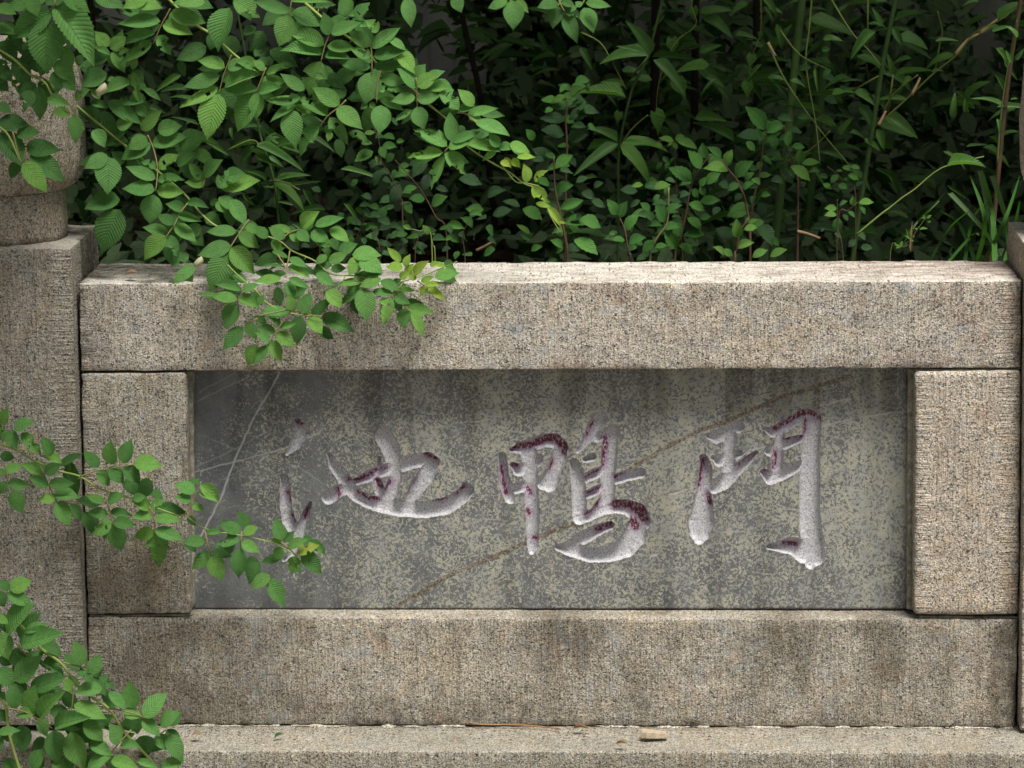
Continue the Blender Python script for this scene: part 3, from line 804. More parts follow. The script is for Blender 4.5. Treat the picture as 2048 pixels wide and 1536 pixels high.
def leaf_mat(name, cols, trans=0.25, rough=0.48, veins=True, nside=7.0, slant=0.55, back=None, spec=0.35):
    nt = NT(name)
    uvn = nt.n('ShaderNodeUVMap'); uvn.uv_map = 'UVMap'
    sx = nt.n('ShaderNodeSeparateXYZ'); nt.set(sx.inputs[0], uvn.outputs[0])
    u, v = sx.outputs[0], sx.outputs[1]
    oi = nt.n('ShaderNodeObjectInfo').outputs['Random']
    av = nt.math('ABSOLUTE', v)
    col = nt.ramp(oi, [(i / (len(cols) - 1), c) for i, c in enumerate(cols)])
    co = nt.co('Object')
    blot = nt.noise(nt.mapped(co, (3, 3, 3)), 1.6, 3, 0.6)
    col = nt.mix(0.5, col, nt.mix(1.0, col, nt.ramp(blot, [(0.3, 0.72), (0.7, 1.25)]), 'MULTIPLY'))
    mid = nt.step(av, 0.05, 0.0)
    spots = nt.math('MULTIPLY', nt.step(nt.noise(nt.mapped(co, (7, 7, 7)), 1.0, 3, 0.65), 0.68, 0.73), nt.step(oi, 0.35, 0.9))
    col = nt.mix(nt.math('MULTIPLY', spots, 0.55), col, (0.20, 0.17, 0.06))
    lat = nt.n('ShaderNodeObjectInfo').outputs['Location']
    col = nt.mix(0.55, col, nt.mix(1.0, col, nt.ramp(nt.noise(lat, 23, 1, 0.5), [(0.3, 0.70), (0.7, 1.30)]), 'MULTIPLY'))
    if veins:
        ph = nt.math('SUBTRACT', nt.math('MULTIPLY', u, nside), nt.math('MULTIPLY', av, nside * 0.22 * slant / 0.55))
        fr = nt.math('ABSOLUTE', nt.math('SUBTRACT', nt.math('FRACT', ph), 0.5))
        vein = nt.step(fr, 0.11, 0.0)
        h = nt.math('SUBTRACT', nt.math('ADD', nt.math('MULTIPLY', nt.math('SINE', nt.math('MULTIPLY', fr, 6.28)), 0.5), nt.math('MULTIPLY', nt.noise(co, 34, 2, 0.6), 0.5)), nt.math('MULTIPLY', mid, 0.9))
        col = nt.mix(nt.math('MULTIPLY', vein, 0.55), col, nt.mix(1.0, col, (0.52, 0.58, 0.5), 'MULTIPLY'))
        col = nt.mix(nt.math('MULTIPLY', mid, 0.45), col, nt.mix(1.0, col, (1.5, 1.35, 1.4), 'MULTIPLY'))
        nor = nt.bump(h, 0.6, 0.0020)
    else:
        fr = nt.math('SINE', nt.math('MULTIPLY', v, 26.0))
        col = nt.mix(nt.math('MULTIPLY', mid, 0.5), col, nt.mix(1.0, col, (1.6, 1.5, 1.4), 'MULTIPLY'))
        nor = nt.bump(fr, 0.12, 0.0008)
    geo = nt.n('ShaderNodeNewGeometry')
    backc = nt.mix(0.6, col, back or (0.17, 0.23, 0.13))
    colb = nt.mix(geo.outputs['Backfacing'], col, backc)
    p = nt.bsdf(colb, rough, nor, spec)
    tr = nt.n('ShaderNodeBsdfTranslucent'); nt.set(tr.inputs[0], nt.mix(1.0, col, (1.25, 1.35, 0.55), 'MULTIPLY'))
    mx = nt.n('ShaderNodeMixShader'); mx.inputs[0].default_value = trans
    nt.t.links.new(p, mx.inputs[1]); nt.t.links.new(tr.outputs[0], mx.inputs[2])
    return nt.done(mx.outputs[0])


M_rose = leaf_mat('rose_leaf', [(0.072, 0.190, 0.048), (0.092, 0.235, 0.060), (0.120, 0.280, 0.076), (0.082, 0.210, 0.052), (0.16, 0.33, 0.066), (0.100, 0.250, 0.066), (0.135, 0.305, 0.068)], trans=0.30, rough=0.55, spec=0.22)
M_rosed = leaf_mat('rose_leaf_shaded', [(0.054, 0.142, 0.038), (0.070, 0.178, 0.046), (0.058, 0.152, 0.040)], rough=0.55, spec=0.22)  # darker copy of the leaf green, shade of the rear leaflets put into colour
M_young = leaf_mat('rose_leaf_young', [(0.28, 0.43, 0.06), (0.21, 0.38, 0.06), (0.32, 0.40, 0.07)], trans=0.4)
M_shrub = leaf_mat('shrub_leaf', [(0.050, 0.150, 0.032), (0.064, 0.185, 0.038), (0.085, 0.225, 0.044), (0.05, 0.135, 0.036)], spec=0.2, rough=0.55)
M_shruby = leaf_mat('shrub_leaf_young', [(0.10, 0.24, 0.045), (0.13, 0.28, 0.05)], trans=0.35)
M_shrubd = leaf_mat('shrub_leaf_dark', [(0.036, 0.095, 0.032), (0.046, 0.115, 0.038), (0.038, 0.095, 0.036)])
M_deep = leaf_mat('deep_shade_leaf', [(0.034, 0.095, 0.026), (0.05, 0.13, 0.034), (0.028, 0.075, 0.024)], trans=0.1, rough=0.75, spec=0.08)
M_litter = leaf_mat('leaf_litter', [(0.10, 0.06, 0.035), (0.055, 0.032, 0.02), (0.15, 0.10, 0.06)], trans=0.03, rough=0.85, spec=0.1, back=(0.08, 0.05, 0.03))
M_bam = leaf_mat('bamboo_leaf', [(0.06, 0.155, 0.036), (0.078, 0.195, 0.042), (0.105, 0.235, 0.048), (0.055, 0.135, 0.042)], veins=False)
M_heart = leaf_mat('yam_leaf', [(0.075, 0.20, 0.035), (0.10, 0.24, 0.04)], trans=0.35, nside=3)
M_dry = leaf_mat('dry_leaf', [(0.30, 0.20, 0.10), (0.20, 0.11, 0.06), (0.36, 0.27, 0.15)], trans=0.05, rough=0.8, back=(0.3, 0.2, 0.12))


def stem_mat(name, a, b):
    nt = NT(name); co = nt.co('Object')
    return nt.done(nt.bsdf(nt.ramp(nt.noise(co, 40, 4, 0.6), [(0.3, a), (0.7, b)]), 0.6, None, 0.35))


M_cane = stem_mat('green_cane', (0.16, 0.24, 0.05), (0.28, 0.34, 0.09))
M_rach = stem_mat('leaf_stalk', (0.17, 0.19, 0.06), (0.22, 0.15, 0.07))
M_wood = stem_mat('brown_twig', (0.06, 0.035, 0.022), (0.12, 0.075, 0.045))
M_culm = stem_mat('bamboo_culm', (0.035, 0.085, 0.018), (0.06, 0.125, 0.026))
M_bbr = stem_mat('bamboo_branch', (0.10, 0.17, 0.035), (0.20, 0.24, 0.06))
M_old = stem_mat('old_stick', (0.13, 0.085, 0.045), (0.24, 0.16, 0.085))
M_tan = stem_mat('dry_sheath', (0.42, 0.28, 0.13), (0.55, 0.40, 0.22))
M_bark = simple_mat('bark', [(0.3, (0.02, 0.016, 0.012)), (0.7, (0.05, 0.04, 0.03))], 40, bump=1.0)

ROSE = [leaf_mesh('leaflet', 'rose', s, fold=f, droop=d) for s, (f, d) in enumerate([(0.06, 0.04), (0.14, 0.08), (0.26, 0.06), (0.10, 0.13), (0.18, 0.10), (0.02, 0.06), (0.40, 0.12), (0.12, 0.02)])]
ROSEH = [leaf_mesh('leaflet', 'rose', 40 + s, holes=2 + s, fold=0.2, droop=0.1) for s in range(3)]
OVATE = [leaf_mesh('leaf', 'ovate', 60 + s, fold=f, droop=d) for s, (f, d) in enumerate([(0.15, 0.08), (0.35, 0.15), (0.05, 0.18), (0.25, 0.03)])]
BAMB = [leaf_mesh('leaf', 'bamboo', 80 + s, fold=f, droop=d) for s, (f, d) in enumerate([(0.2, 0.06), (0.5, 0.18), (0.1, 0.26), (0.35, 0.10)])]
HEART = [leaf_mesh('leaf', 'heart', 90 + s, fold=0.25, droop=0.15) for s in range(2)]
LITTER = [leaf_mesh('leaf', 'litter', 95 + s, fold=0.4, droop=0.2) for s in range(3)]
_mm = {}


def with_mat(me, mat):
    key = (me.name, mat.name)
    if key not in _mm:
        m2 = me.copy(); m2.materials.clear(); m2.materials.append(mat); m2.name = me.name.split('.')[0]
        _mm[key] = m2
    return _mm[key]


VX, VZ = Vector(XC), None
CAMV = Vector(CAM)
UPV = Vector((0, 0, 1))
lrnd = random.Random(3)


def leaf_matrix(B, T, wpx, up=0.5, jit=0.22, maxr=0.78):
    x = T - B; L = x.length; x = x / L
    mid = (B + T) / 2
    view = (CAMV - mid); dist = view.length; view.normalize()
    n0 = view * 0.8 + UPV * up + Vector((lrnd.gauss(0, jit), lrnd.gauss(0, jit) * 0.5, lrnd.gauss(0, jit)))
    n = n0 - x * n0.dot(x)
    if n.length < 1e-3: n = x.orthogonal()
    n.normalize()
    y = n.cross(x)
    xp = x - view * x.dot(view); xp.normalize()
    yp = y - view * y.dot(view); yp = yp - xp * yp.dot(xp)
    s = max(yp.length, 0.45)
    w = min(wpx / F * dist / s, L * maxr)
    zz = n * L
    return Matrix(((x.x * L, y.x * w, zz.x, B.x), (x.y * L, y.y * w, zz.y, B.y), (x.z * L, y.z * w, zz.z, B.z), (0, 0, 0, 1)))


def put_leaf(name, me, parent, M):
    o = bpy.data.objects.new(name, me)
    COL.objects.link(o)
    o.parent = parent
    o.matrix_basis = Matrix.Translation(-parent.location) @ M
    return o


def tubes(name, paths, parent, mat, n=6):
    verts = []; faces = []
    for pts, rad in paths: tube_data(pts, rad, n, verts, faces)
    return link(name, mesh(name, verts, faces), parent, mat)


def parse(txt):
    for q in txt.replace('\n', ';').split(';'):
        q = q.split()
        if len(q) >= 5:
            yield float(q[0]), float(q[1]), float(q[2]), float(q[3]), float(q[4]), (q[5] if len(q) > 5 else '')


def px_path(txt, z=(0, 0, 1)):
    return [(float(a) / z[2] + z[0], float(b) / z[2] + z[1]) for a, b in (q.split() for q in txt.split(','))]


def thorny(pts, r, verts, faces, rnd, every=0.035):
    acc = 0
    for a, b in zip(pts[:-1], pts[1:]):
        acc += (b - a).length
        if acc > every:
            acc = rnd.uniform(-0.02, 0.01)
            d = (b - a).normalized()
            s = d.cross(CAMV - a).normalized() * rnd.choice((-1, 1))
            tip = a + s * (r * 3.2) - d * r
            tube_data([a, a + s * r * 1.6, tip], [r * 0.55, r * 0.35, r * 0.05], 4, verts, faces)


def rose(label, stems, rachises, sets, Yfun, rstem=0.0026, category='rose cane', group='rose canes', under=0.0):
    """stems: list of (pixel polyline, r0, r1); sets: list of (window, leaflet text)"""
    p0 = stems[0][0][len(stems[0][0]) // 2]
    root = thing('rose_cane', P(p0[0], p0[1], Yfun(*p0)), label, category, group)
    rr = random.Random(len(label))
    for pl_, r0, r1 in stems:
        pts = smooth_path([P(x, y, Yfun(x, y) + 0.010) for x, y in pl_], 5)
        n = len(pts)
        rad = [r0 + (r1 - r0) * i / (n - 1) for i in range(n)]
        verts, faces = tube_data(pts, rad, 8)
        thorny(pts, r0, verts, faces, rr)
        link('stem', mesh('stem', verts, faces), root, M_cane)
    for pl_ in rachises:
        pts = smooth_path([P(x, y, Yfun(x, y) - 0.002) for x, y in pl_], 4)
        verts, faces = tube_data(pts, [0.0011 - 0.0005 * i / len(pts) for i in range(len(pts))], 5)
        link('leaf_stalk', mesh('leaf_stalk', verts, faces), root, M_rach)
    for z, txt in sets:
        for bx, by, tx, ty, w, fl in parse(txt):
            b = (bx / z[2] + z[0], by / z[2] + z[1]); t = (tx / z[2] + z[0], ty / z[2] + z[1])
            Y = Yfun(*b) + lrnd.uniform(-0.007, 0.007) + (0.022 if 'd' in fl else 0)
            lp_ = math.hypot(t[0] - b[0], t[1] - b[1]) * MM
            dY = lrnd.uniform(-0.35, 0.25) * lp_
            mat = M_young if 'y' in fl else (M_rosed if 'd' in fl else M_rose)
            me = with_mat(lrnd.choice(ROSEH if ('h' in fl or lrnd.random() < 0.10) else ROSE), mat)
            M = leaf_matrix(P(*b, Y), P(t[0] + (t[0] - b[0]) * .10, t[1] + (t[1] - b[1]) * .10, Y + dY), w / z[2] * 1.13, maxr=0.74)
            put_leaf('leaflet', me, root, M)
            if 'd' not in fl and 'y' not in fl and lrnd.random() < under:
                an = math.atan2(t[1] - b[1], t[0] - b[0]) + lrnd.uniform(-0.8, 0.8); LL = lp_ / MM * lrnd.uniform(0.8, 1.1)
                b2 = (b[0] + lrnd.uniform(-14, 14), b[1] + lrnd.uniform(-14, 10))
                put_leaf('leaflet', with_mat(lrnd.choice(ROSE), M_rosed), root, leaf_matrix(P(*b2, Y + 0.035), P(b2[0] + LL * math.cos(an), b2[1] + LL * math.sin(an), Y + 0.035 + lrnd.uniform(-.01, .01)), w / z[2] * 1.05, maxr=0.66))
    return root


W1 = (0, 0, 4); W2 = (512, 0, 4); W3 = (1024, 0, 4); W4 = (1536, 0, 4); W5 = (0, 384, 4); W6 = (512, 384, 4); W7 = (1024, 384, 4); W8 = (1536, 384, 4)
W9 = (0, 768, 4); W10 = (0, 1152, 4); WZ1 = (512, 780, 4.267); WPX = (0, 0, 1)
R2 = (1100, 150, 4); R1 = (640, 180, 4)

# A: the long arching cane
A1 = """1285 170 970 190 100;1240 270 1010 270 70;1260 285 1360 430 100 h;1300 200 1520 270 120;1220 340 985 495 110 h;1650 370 1430 470 130 d;1360 100 1620 180 120;1440 480 1480 600 60 d
1840 60 1755 385 170;1800 540 1600 490 95;1760 600 1490 690 110;1745 700 1460 850 110;1750 750 1665 1085 195;1820 550 1970 500 90;1770 640 1900 580 80;1745 715 1900 880 110 d
2060 540 1890 490 90;1800 700 2080 600 100;1790 700 2060 720 110;2060 760 1915 1030 160;1720 260 1680 390 100 d;1850 280 1840 460 150 d;2048 220 1950 280 70 d;1870 0 2060 130 150;1040 0 1280 60 110;1290 20 1110 130 120 d;1500 0 1690 60 100 d;1640 20 1400 30 100;760 -30 980 60 120 d;960 60 1180 130 110 d;1180 -40 1000 60 110"""
A2 = """270 95 0 15 90;280 10 570 20 50;265 120 190 350 180;290 95 520 200 130;550 360 275 270 120;530 440 220 410 110;570 370 780 390 90;550 450 740 470 90;520 490 435 740 180;580 280 540 110 100;600 270 825 185 90
915 370 745 250 100;925 385 1135 235 100;915 455 760 390 90 h;940 450 1190 400 100;920 540 665 495 90;940 540 1185 525 85;930 575 880 810 200;710 130 720 -60 110;800 160 900 30 120;690 110 820 120 60;980 250 880 170 90;790 160 960 250 60
1060 310 1190 400 60;1140 400 1260 575 110;70 560 -20 490 80;80 590 280 530 60;40 660 225 650 100;390 720 210 600 90;20 740 190 700 90;355 780 95 800 90 h;10 740 0 940 110;0 380 100 520 110 d;110 400 320 530 110 d
670 840 470 710 120;575 925 325 800 110;650 860 835 1020 130;590 935 725 1140 110 h;510 1010 365 1235 110 h;540 1050 630 1010 60 d;330 830 130 965 60;280 875 320 1155 160;300 840 460 930 50;370 930 540 1040 90 d
600 1050 575 1125 60;740 1060 895 1140 70 h;650 1110 685 1250 80 d;870 800 735 790 80 d;720 700 590 780 120 d;800 560 620 650 110 d;1000 840 985 1055 190;890 820 840 870 60;910 820 950 870 60;980 790 1170 880 70;980 720 1180 740 70;1000 620 1190 660 90;1240 880 1110 965 60
1285 700 1140 560 110;1275 775 1095 810 90;1290 800 1460 770 100;1290 850 1345 1020 120;1290 690 1440 600 110;1300 740 1480 720 60;1280 620 1350 520 110;1350 640 1500 575 70;1370 690 1530 700 90;1460 720 1620 870 120;1740 850 1625 725 90;1620 890 1745 850 60;1690 915 1915 870 70;1610 900 1475 890 60 d
1570 1135 1550 910 110;1570 1140 1780 1060 70;1530 1170 1280 1050 110 h;1540 1180 1690 1150 80;1495 1220 1235 1260 90 h;1510 1225 1665 1385 110 h;1500 1250 1410 1495 80 h;1700 940 1800 960 50;1755 975 2005 1080 90;1830 960 2010 1070 70;1680 1140 1930 1210 80;1940 1180 1870 1070 90;1930 1190 1820 1280 50;1940 1190 2060 1190 70;1650 1000 1620 1110 70 d;1700 1050 1850 1120 70 d
60 250 -40 400 120 d;200 120 60 200 110 d;400 60 620 40 110 d;430 560 520 640 110 d;560 600 700 700 100 d;900 640 800 740 110 d;1010 560 1110 640 90 d"""
A3 = """-20 1150 130 1215 80;40 1260 175 1260 50 y;0 1270 60 1335 60 y;120 1460 95 1320 75 y;180 1450 280 1370 60 yh;160 1490 290 1610 95 yh;-60 1260 -10 1340 50 y;-90 1290 -20 1330 50 y"""
A4 = """190 90 310 120 40 y;290 120 385 270 60 y;370 240 430 250 22 y"""
yA = lambda x, y: 0.02 - 0.05 * min(1, max(0, (x - 300) / 700)) + 0.00006 * (300 - y) * 0.4
rose('long arching rose cane reaching over the garden from top left, green leaflets with insect holes',
     [(px_path('500 -60,590 -10,617 12,662 50,715 88,765 137,803 158,862 212,895 240,930 288,975 320,1020 345,1050 368,1088 378'), 0.0019, 0.0007),
      (px_path('300 -40,380 40,425 70,470 110,520 150'), 0.0018, 0.0012), (px_path('1000 325,1030 362,1052 366,1078 372'), 0.0008, 0.0006), (px_path('1068 378,1085 392,1100 430,1118 460'), 0.0008, 0.0005)],
     [px_path(q, W1) for q in ('1360 70,1340 110,1290 200,1225 350', '1850 440,1835 480,1790 600,1750 750', '2080 560,1960 640,1790 700')] +
     [px_path(q, W2) for q in ('290 -40,275 60,265 120', '600 200,580 290,550 370,520 490', '915 340,925 440,928 575', '80 540,40 640,0 740', '720 800,660 860,575 925,510 1010', '1280 620,1287 720,1290 860', '1610 900,1680 910,1760 980,1850 1030', '1640 1120,1570 1150,1500 1220', '1000 560,970 680,965 820')],
     [(W1, A1), (W2, A2), (W3, A3), (W7, A4)], yA, under=0.5)

# F: sprays over the head of the left post
Ft = """360 165 375 555 255;440 50 725 490 225;420 90 120 290 180;500 -30 700 90 120;380 -20 60 70 120;-30 60 120 110 100;-20 200 130 270 100;-20 340 120 500 130 d;120 460 230 690 130 d;130 330 270 500 90 d;230 510 385 575 90 d;430 570 450 740 140;430 490 590 650 120;290 670 170 790 120 d;310 690 320 940 120 d
380 800 530 840 90;560 895 420 895 75;590 920 600 1130 110;600 790 710 720 90;-20 830 80 900 100 d;-20 980 215 1000 120 d;130 1080 310 1060 100 d;200 1180 460 1200 130 d;10 1050 180 1320 170 d;240 1240 490 1440 150 d;180 1300 360 1520 140;150 1290 90 1420 90 d;560 -60 330 30 130 d;200 -60 60 40 130 d;-40 480 90 640 120 d;-60 620 60 720 110 d;240 -20 300 120 120
330 200 250 420 150 d;180 300 40 420 140 d;400 420 330 600 120;520 380 560 560 110;260 440 160 600 120 d;480 240 560 420 130 d;60 520 -20 680 120 d;320 640 420 780 110 d;250 720 200 880 110 d;100 640 180 780 110 d;60 260 160 380 110 d;300 400 180 480 100 d;520 620 600 720 90;480 700 380 760 90 d;-200 100 -60 300 150 d;-260 300 -80 420 150 d;-200 500 -40 620 140 d;-260 700 -90 800 140 d;-220 900 -50 1000 140 d;-240 1100 -60 1200 140 d"""
yF = lambda x, y: -0.105 - 0.02 * (y > 160) * (x < 130)
rose('shaded rose spray hanging in front of the head of the left post, large dark leaflets',
     [(px_path('-60 60,0 100,30 120,62 150,90 165,105 190,130 200,160 240,168 260'), 0.0016, 0.0009), (px_path('100 -60,108 0,112 15'), 0.002, 0.0012), (px_path('-40 240,10 262,38 318,45 330'), 0.0013, 0.0009)],
     [px_path(q, W1) for q in ('250 600,360 630,430 700', '540 800,520 860,590 920', '100 1050,170 1300,210 1180', '440 0,430 60')],
     [(W1, Ft)], yF)

# B: cane lying along the rail, yellow-green tip
B1 = """870 370 770 260 100;880 390 1000 300 110;770 390 880 440 50;890 420 990 570 90;950 430 1030 400 50;1080 470 1060 555 70;870 430 740 520 110 d;860 590 670 690 130;700 480 690 590 70;860 640 920 630 45;800 790 720 720 80;1050 660 850 740 90;1170 790 950 830 100;1060 560 1140 660 80 d;1070 570 1120 820 70 h;1150 710 1275 800 50
730 820 860 860 60;860 810 1110 980 110;720 850 790 1020 100 d;800 890 940 1060 100 d;930 1010 810 1090 80 d;930 1000 1055 980 100;1090 840 1170 930 90;740 1040 830 1170 110;1030 1130 840 1170 90 d;1170 1090 1040 1190 110;1210 1150 990 1270 130;1130 1040 1280 900 140;1260 1040 1440 1010 140;1215 1150 1480 1100 120;1430 1170 1640 1080 160
1230 1160 1430 1170 70 d;860 1240 690 1340 110;860 1250 860 1530 190;1260 1350 1130 1295 60;1270 1350 1440 1250 100;1245 1430 1025 1340 90;1260 1440 1460 1440 80;1240 1520 1000 1510 110;1255 1530 1460 1540 110;1620 1440 1510 1300 100;1420 1330 1560 1230 80;1630 1410 1770 1290 120;1560 1200 1700 1310 90;1640 1480 1490 1460 120;1790 1420 1950 1390 120;1740 1500 1870 1370 110;1800 1510 2060 1450 120
700 620 760 520 80 d;640 860 720 960 90 d;900 1120 1000 1060 90 d;1000 1300 900 1220 110 d;1100 1240 1000 1180 90 d;1330 1200 1420 1300 100 d;1560 1420 1440 1340 100 d"""
B5 = """960 60 700 130 160 d;960 140 830 460 230 d;1230 20 1200 235 180;1480 160 1335 100 80;1395 255 1270 190 80;1420 180 1600 230 70;1395 260 1555 390 100;1345 320 1155 285 80;1330 350 1170 530 130;1340 345 1425 510 100
1890 325 1670 320 85;1905 335 2060 440 100;1850 430 1605 500 120;1850 440 2020 640 150;1820 490 1690 775 190;1965 265 2060 330 70;1490 90 1655 125 65;1730 80 1800 160 80;1750 40 1900 165 90;1850 60 1960 250 110;1560 590 1395 725 90;1510 500 1380 590 100 d;1930 790 1730 745 75;1975 720 1850 675 65
1600 260 1500 360 100 d;1640 180 1760 260 100 d;1520 320 1620 420 100 d;1980 380 1900 300 90 d"""
B6 = """90 370 0 280 80;230 370 110 290 80;280 310 130 275 60;370 280 495 165 110;470 270 685 210 75;330 310 420 390 100;440 320 575 390 120;590 290 735 395 90;270 330 340 400 60;570 375 580 500 100;660 490 800 420 90;570 510 480 570 80;580 560 720 500 80;770 500 985 510 110;830 520 750 655 130;830 540 1000 640 150
1010 660 870 675 60;130 475 260 530 40;150 380 180 490 60;260 530 400 600 60;170 520 0 580 90 d;235 605 40 600 25;250 600 480 660 70 d;265 600 420 680 50;200 690 0 720 70;240 650 110 680 50 d;260 690 415 765 60;480 650 620 745 80;470 600 600 590 80 d;600 620 710 610 70 d;250 720 290 850 150;170 760 190 900 75 d
850 710 660 745 80;1000 690 840 755 80;845 755 690 900 90;860 770 880 1015 150;1000 710 1135 785 80;930 800 1100 820 60;560 790 680 910 110;560 800 650 800 50;770 860 810 970 70 d;1070 840 1025 1045 130;1105 825 1225 890 80;1110 850 1160 960 60 d;1190 930 1180 1080 110;1210 930 1405 965 85;1245 960 1330 1145 80;1170 900 1330 890 60 d;1090 750 1160 700 70;1130 775 1265 790 45
1160 555 1058 452 60 y;1190 600 1230 505 55 y;1175 600 1050 600 80 y;1210 660 1260 580 70 y;1260 660 1375 560 70 y;1320 720 1415 680 50 y;1350 745 1485 730 40 y;1370 750 1320 825 75 y;1380 765 1505 860 60 y;1390 590 1460 560 40 y;1430 680 1610 650 90;1520 600 1600 650 60;1150 690 1220 640 60 y;1420 570 1520 600 40 y;1280 700 1220 660 50 y"""
yB = lambda x, y: 0.045 - 0.075 * min(1, max(0, (y - 300) / 260)) - 0.02 * (x > 900)
rose('leafy rose cane lying along the top rail, ending in a bright yellow-green tip',
     [(px_path('60 120,100 165,200 250,300 330,365 384,405 430,440 455,500 465,535 473,562 484,585 502,630 522,662 548,712 552,780 566,830 556,870 542,914 523'), 0.0015, 0.0006)],
     [px_path(q, W1) for q in ('1180 1080,1230 1200,1260 1350,1245 1530', '1640 1420,1620 1500', '860 400,760 385', '1100 420,1085 520')] +
     [px_path(q, W5) for q in ('1500 90,1440 170,1395 260,1325 360', '1990 220,1920 320,1850 430,1820 490')] +
     [px_path(q, W6) for q in ('195 385,260 330,340 300', '170 500,235 605,240 690', '270 470,255 560,240 610', '900 670,860 720,850 770', '1180 720,1100 820', '1110 830,1190 920,1250 960', '1290 710,1350 750')],
     [(W1, B1), (W5, B5), (W6, B6)], yB, under=0.7)

# C: cane hanging down across the rail front
C5 = """1900 855 1700 840 80;1740 825 1595 820 35;1910 850 2060 920 90;1880 885 1815 1080 150;1940 790 2060 740 60;1945 1080 1795 1250 110;1970 1045 2048 1170 90;2060 1230 1990 1375 130;1690 830 1660 860 30"""
C6 = """300 950 260 830 85;360 970 430 810 100;440 1000 600 860 80 d;370 965 440 980 55;50 960 270 970 90;430 1000 520 1125 100;530 990 765 1110 120 d;480 1090 610 1170 80 d;350 990 330 1205 120 d;260 830 400 770 110 d;190 1075 100 995 65;185 1085 315 1050 55;155 1125 10 1080 80;165 1125 295 1230 95;105 1200 0 1130 70;115 1185 195 1340 100;90 1230 0 1365 110;80 1040 -20 1000 60 d;20 900 60 830 70;-40 800 40 900 90 d"""
yC = lambda x, y: -0.042
rose('lower side shoot of the rose hanging down across the front of the top rail',
     [(px_path('455 530,480 555,512 582,537 608,580 626,622 632'), 0.0012, 0.0008)],
     [px_path(q, W6) for q in ('20 990,120 970,280 945,440 985,530 990', '280 950,200 1060,150 1130,90 1230')] + [px_path(q, W5) for q in ('1990 760,1920 840,1880 885', '2060 1010,1960 1060')],
     [(W5, C5), (W6, C6)], yC)

# D: cane crossing the left side block
D9 = """0 320 60 200 90;0 340 20 460 60;110 365 265 300 100;60 375 130 505 110;170 390 320 560 100;400 580 340 425 90;360 580 485 630 75;480 650 650 565 60 d;560 610 610 880 120 d;0 570 110 590 80 d;40 690 170 660 75;65 790 230 810 85;50 780 0 870 90;95 855 170 1020 120;-10 680 40 730 70
345 715 175 645 75;355 715 480 645 90;385 820 240 750 85;390 800 580 795 90;440 920 315 920 110;430 880 620 910 90;450 940 550 1120 120;560 960 640 1080 80 d;790 665 680 540 90;890 645 890 465 110;790 685 860 810 100;985 635 1045 455 110;870 665 980 785 110;990 660 1110 790 110;1070 640 1280 655 130;1010 750 1100 890 110 d;1180 750 1150 910 110 d;1200 860 1300 920 80 d
830 945 700 895 65;800 960 625 930 90 d;860 940 985 890 80;865 1040 710 1030 80;880 1020 1040 1050 70;895 1105 750 1200 120;905 1100 1075 1130 90;905 1130 965 1320 140;680 1020 760 1200 120 d;1200 1005 1050 930 90;1205 995 1315 940 75;1220 1080 1060 1080 80;1235 1075 1435 1090 75;1235 1180 1085 1220 100;1240 1165 1455 1245 95;1240 1210 1280 1440 145;1230 1000 1480 1030 100 d;1060 920 1160 900 90
1560 870 1410 800 95;1600 800 1735 930 100;1530 930 1410 910 80;1540 960 1625 1010 60;1600 790 1510 770 40 d;1590 880 1740 945 40;1640 1265 1475 1270 85;1650 1190 1780 1180 50;1680 1340 1545 1470 105;1690 1380 1770 1560 130;1685 1345 1850 1380 70 d;1930 1170 1770 1130 95;1990 1140 1910 1030 110 d;1920 1240 1735 1305 90;1945 1200 2060 1150 90;1930 1265 2070 1340 85;1925 1310 1910 1530 120;1830 1120 1755 1120 50 d;1480 1250 1560 1340 90 d;1500 1060 1560 1130 90 d"""
DZ = """225 1280 170 1110 110;225 1310 130 1275 45 y;270 1340 430 1280 80;230 1350 160 1440 100;350 1400 525 1330 90 y;340 1415 310 1560 120;380 1430 550 1530 110 yh;450 1290 580 1400 80;230 1290 320 1210 70 d;230 1420 50 1470 70 d"""
DP = """537 1157 566 1210 30;540 1150 505 1176 24;500 1112 512 1142 22 d;605 1100 640 1145 30;520 1125 500 1165 30 d;470 1080 440 1110 24 d"""
yD = lambda x, y: -0.060 + 0.00004 * (x - 300)
rose('slender rose cane slanting from the left edge across the side block to the dark slab',
     [(px_path('-60 868,0 888,37 903,72 923,115 941,160 953,200 978,250 993,270 1000,350 1029,370 1031,412 1058,482 1071,545 1086,590 1110'), 0.0015, 0.0007)],
     [px_path(q, W9) for q in ('40 640,70 790,95 855', '320 650,390 810,450 940', '640 740,780 690,860 680,1070 642', '840 900,880 1020,905 1130', '1195 980,1235 1100,1240 1210', '1480 1045,1540 940,1610 780', '1640 1180,1685 1380', '1932 1180,1925 1310', '150 520,250 540,370 590')] + [px_path('215 1300,290 1360,345 1415', WZ1)],
     [(W9, D9), (WZ1, DZ), (WPX, DP)], yD, under=0.2)

